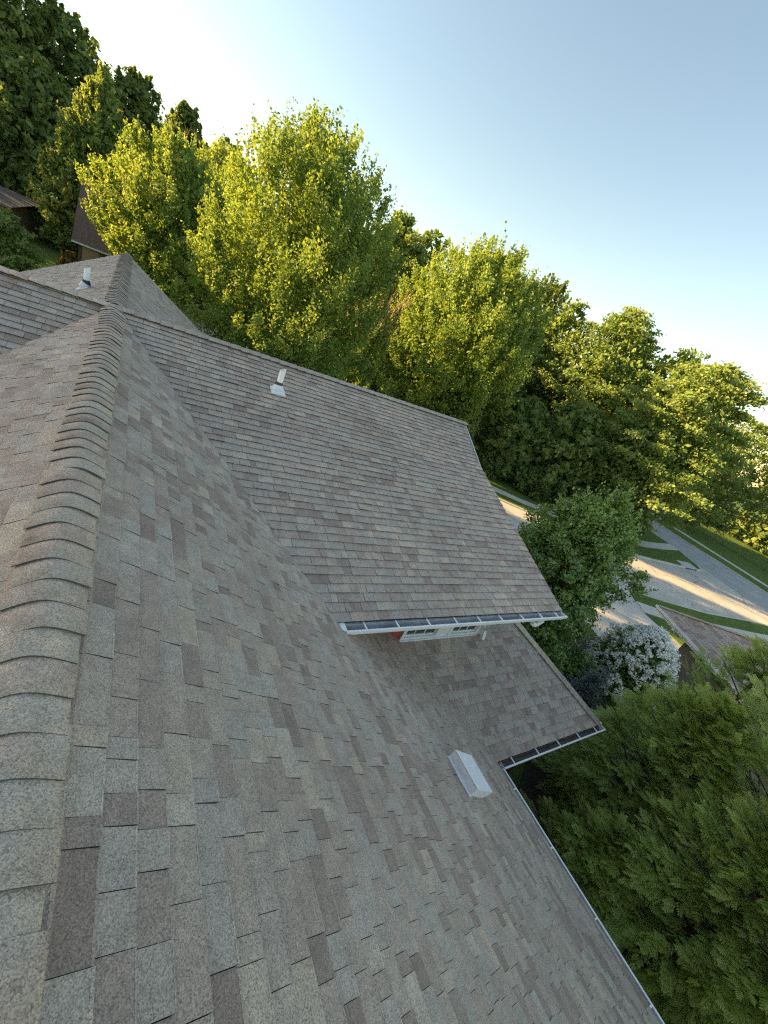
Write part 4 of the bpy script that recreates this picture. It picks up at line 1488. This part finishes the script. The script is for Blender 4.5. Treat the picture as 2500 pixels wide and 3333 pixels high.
def arborvitae(label, x, y, ztop, R, plumes, seed, zbot=-7.3, fsize=0.23):
    r = np.random.default_rng(seed)
    root = empty('arborvitae', (x, y, LZ), label, 'arborvitae', 'arborvitae beside the house')
    H = ztop - zbot
    t = r.random(plumes) ** 0.92
    az = np.pi + np.clip(r.normal(0, 1.05, plumes), -np.pi, np.pi)
    prof = np.interp(t, [0, 0.15, 0.45, 0.75, 0.92, 1.0], [0.95, 1.0, 0.88, 0.62, 0.32, 0.04])
    lum = 1 + 0.20 * np.sin(4 * az + 6 * t + seed) + 0.15 * np.sin(7 * az - 11 * t + seed)
    rad = prof * R * lum * (1 - 0.16 * r.random(plumes) ** 2.0)
    ctr = np.stack([x + rad * np.cos(az), y + rad * np.sin(az), zbot + t * H], 1)
    outw = np.stack([np.cos(az), np.sin(az), np.zeros(plumes)], 1)
    d = unit(outw + np.array([0, 0, 1.0]) * (0.10 + 0.95 * t[:, None] ** 2) + r.normal(0, 0.26, (plumes, 3)))
    pn = np.array([0, 0, 1.0]) + outw * 0.25 + r.normal(0, 0.28, (plumes, 3))
    pn = unit(pn - d * (pn * d).sum(1, keepdims=True))
    side = np.cross(pn, d)
    per = 9                                          # side sprays left and right of the plume, one at its tip
    kk = np.repeat(np.arange(plumes), per)
    jj = np.tile(np.arange(per), plumes)
    n = len(kk)
    psz = r.uniform(0.7, 1.35, plumes)
    lv = (jj + 0.5) / per
    sg = np.where(jj == per - 1, 0.0, np.where(jj % 2 == 0, 1.0, -1.0))
    ax = unit(d[kk] * (0.62 + 0.5 * lv[:, None]) + side[kk] * (sg * (0.78 - 0.32 * lv))[:, None] + r.normal(0, 0.10, (n, 3)))
    base = ctr[kk] + d[kk] * ((lv - 0.62) * 0.52 * psz[kk])[:, None]
    base[:, 2] -= 0.10 * lv ** 2 * psz[kk]           # tips droop
    nr = unit(pn[kk] + r.normal(0, 0.20, (n, 3)))
    sy = unit(np.cross(nr, ax))
    nz = np.cross(ax, sy)
    sz = fsize * psz[kk] * r.uniform(0.8, 1.15, n) * (1.15 - 0.35 * lv)
    B = np.stack([ax, sy, nz], 1) * sz[:, None, None]
    V = np.einsum('qvc,ncd->nqvd', FR, B) + base[:, None, None, :]
    # tips bend down a little
    V[..., 2] -= (np.einsum('qvc,c->qv', FR, np.array([1.0, 0, 0])) ** 2)[None] * (0.10 * sz)[:, None, None]
    tn = np.clip(0.50 + r.normal(0, 0.13, plumes)[kk] + 0.40 * (lv - 0.5) + r.normal(0, 0.07, n), 0, 1)
    T = np.repeat(tn, FR.shape[0])
    # leaflets get paler towards the frond tip
    T = T + np.tile(np.linspace(-0.05, 0.16, FR.shape[0]), n)
    quads_object('foliage', V.reshape(-1, 4, 3), np.clip(T, 0, 1), M['arb'], root, (x, y, LZ))
    b = MB()
    b.tube([(x, y, LZ - 0.05), (x + 0.05, y, zbot + 0.5 * H), (x, y + 0.03, ztop - 0.05)], [0.14, 0.08, 0.012], 7)
    for j in range(0, plumes, 5):
        e = Vector((ctr[j] + d[j] * 0.2).tolist())
        q = max(LZ + 0.2, e.z - 0.55 * rad[j] - 0.2)
        st = Vector((x, y, q))
        b.tube([st, st.lerp(e, 0.55) + Vector((0, 0, 0.05)), e], [0.022, 0.015, 0.006], 4, cap=False)
    b.build('stem', M['bark'], root)
    return root


arborvitae('arborvitae with tall leader just outside the porch roof corner', 12.1, 0.75, -2.35, 1.75, 760, 101)
arborvitae('tall wide arborvitae next to the garage roof', 13.3, -1.2, 0.7, 2.3, 1150, 102)
arborvitae('wide arborvitae beside the long white gutter', 10.9, -1.55, -2.6, 1.95, 950, 103)
arborvitae('arborvitae farther along the long gutter', 11.6, -4.0, -1.6, 2.1, 650, 104)
arborvitae('slim arborvitae between hydrangea and garage', 14.4, 0.95, -0.9, 1.4, 480, 105)
arborvitae('arborvitae tucked in the dark corner below the porch gutter', 9.6, 0.2, -5.0, 1.0, 260, 106)

# hydrangea in bloom
def hydrangea(x, y, ztop, R, zbot):
    r = np.random.default_rng(5)
    root = tree('hydrangea', 'dome-shaped hydrangea covered with white flower heads beside the driveway', x, y, ztop - 0.15, R * 0.93, zbot, DOME, 0.11, 15000, 'cool', 'free', 170, 111, 0.07, cat='hydrangea',
                lump=0.1, tone=-0.05)
    K = 800
    t = 1 - r.random(K) ** 1.3 * 0.95
    az = r.random(K) * 6.283
    prof = np.interp(t, [p[0] for p in DOME], [p[1] for p in DOME]) * R * r.uniform(0.92, 1.17, K) * (1 + 0.07 * np.sin(5 * az + 7 * t) + 0.05 * np.sin(9 * az - 12 * t))
    ctr = np.stack([x + prof * np.cos(az), y + prof * np.sin(az), zbot + t * (ztop - zbot + 0.12)], 1)
    outw = unit(np.stack([np.cos(az) * prof, np.sin(az) * prof, (t - 0.3) * 1.6], 1))
    per = 30
    kk = np.repeat(np.arange(K), per)
    n = len(kk)
    off = unit(r.normal(0, 1, (n, 3))) * r.uniform(0.6, 1.0, (n, 1)) * 0.10 * r.uniform(0.7, 1.3, K)[kk][:, None]
    off += outw[kk] * (off * outw[kk]).sum(1, keepdims=True) * 0.5
    pos = ctr[kk] + off
    L = r.uniform(0.05, 0.078, n)
    V = leaf_quads(pos, unit(r.normal(0, 1, (n, 3))), unit(off + r.normal(0, 0.03, (n, 3))), L, L * 0.9)
    tag(quads_object('flower_heads', V, np.full(n, 0.5), M['petal'], root, (x, y, LZ)), kind='stuff')


hydrangea(18.3, 4.0, -4.35, 1.35, -7.4)
tree('blue_shrub', 'small blue-grey conifer shrub between the porch roof and hydrangea', 13.3, 3.3, -4.9, 0.75, -7.3, CONE, 0.07, 9000, 'blue', 'up', 130, 121, 0.05, cat='shrub', shoots=20)
for (x, y, zt_, R_, sd, lb) in [(12.6, 4.6, -5.3, 1.0, 131, 'leafy shrub in shade below the porch hip'), (13.6, 5.6, -4.4, 1.2, 132, 'leafy shrub in shade at the foot of the front yard tree'),
                                (15.6, 4.6, -5.9, 0.8, 133, 'low shrub in the dark gap beside the hydrangea')]:
    tree('garden_shrub', lb, x, y, zt_, R_, -7.4, DOME, 0.125, 7000, 'cool', 'free', 110, sd, 0.05, cat='shrub', lump=0.25, tone=-0.1)

# ------------------------------------------------------------------ street furniture
f = empty('fence', (79.5, 10, LZ), 'black chain-link fence along the lawn across the side street', 'fence')
for k in range(24):
    b = MB()
    yy = -22 + k * 3.0
    b.tube([(79.5, yy, LZ - 0.05), (79.5, yy, LZ + 1.3)], 0.035, 6)
    b.build('post', M['fence'], f, origin='mean')
for zz in (LZ + 1.25, LZ + 0.1):
    b = MB()
    b.tube([(79.5, -22, zz), (79.5, 47, zz)], 0.022, 6)
    b.build('rail', M['fence'], f)
b = MB()
for k in range(0, 690):
    yy = -22 + k * 0.1
    for s in (1, -1):
        y2 = yy + s * 1.15
        b.face([(79.5, yy, LZ + 0.1), (79.5, yy + 0.006, LZ + 0.1), (79.5, y2 + 0.006, LZ + 1.25), (79.5, y2, LZ + 1.25)])
tag(b.build('wire_mesh', M['fence'], f), kind='stuff')

d = empty('storm_drain', (50.2, 13.4, LZ), 'concrete storm drain inlet at the tip of the far verge', 'storm drain')
b = MB()
b.slab([(48.6, 13.33), (51.6, 12.98), (51.9, 14.1), (49.2, 14.4)], LZ - 0.02, LZ + 0.03)
b.build('lid', M['walk'], d)
b = MB()
b.box((50.1, 13.08, GZ + 0.075), (2.2, 0.1, 0.09), -0.12)
b.build('inlet', M['rubber'], d)
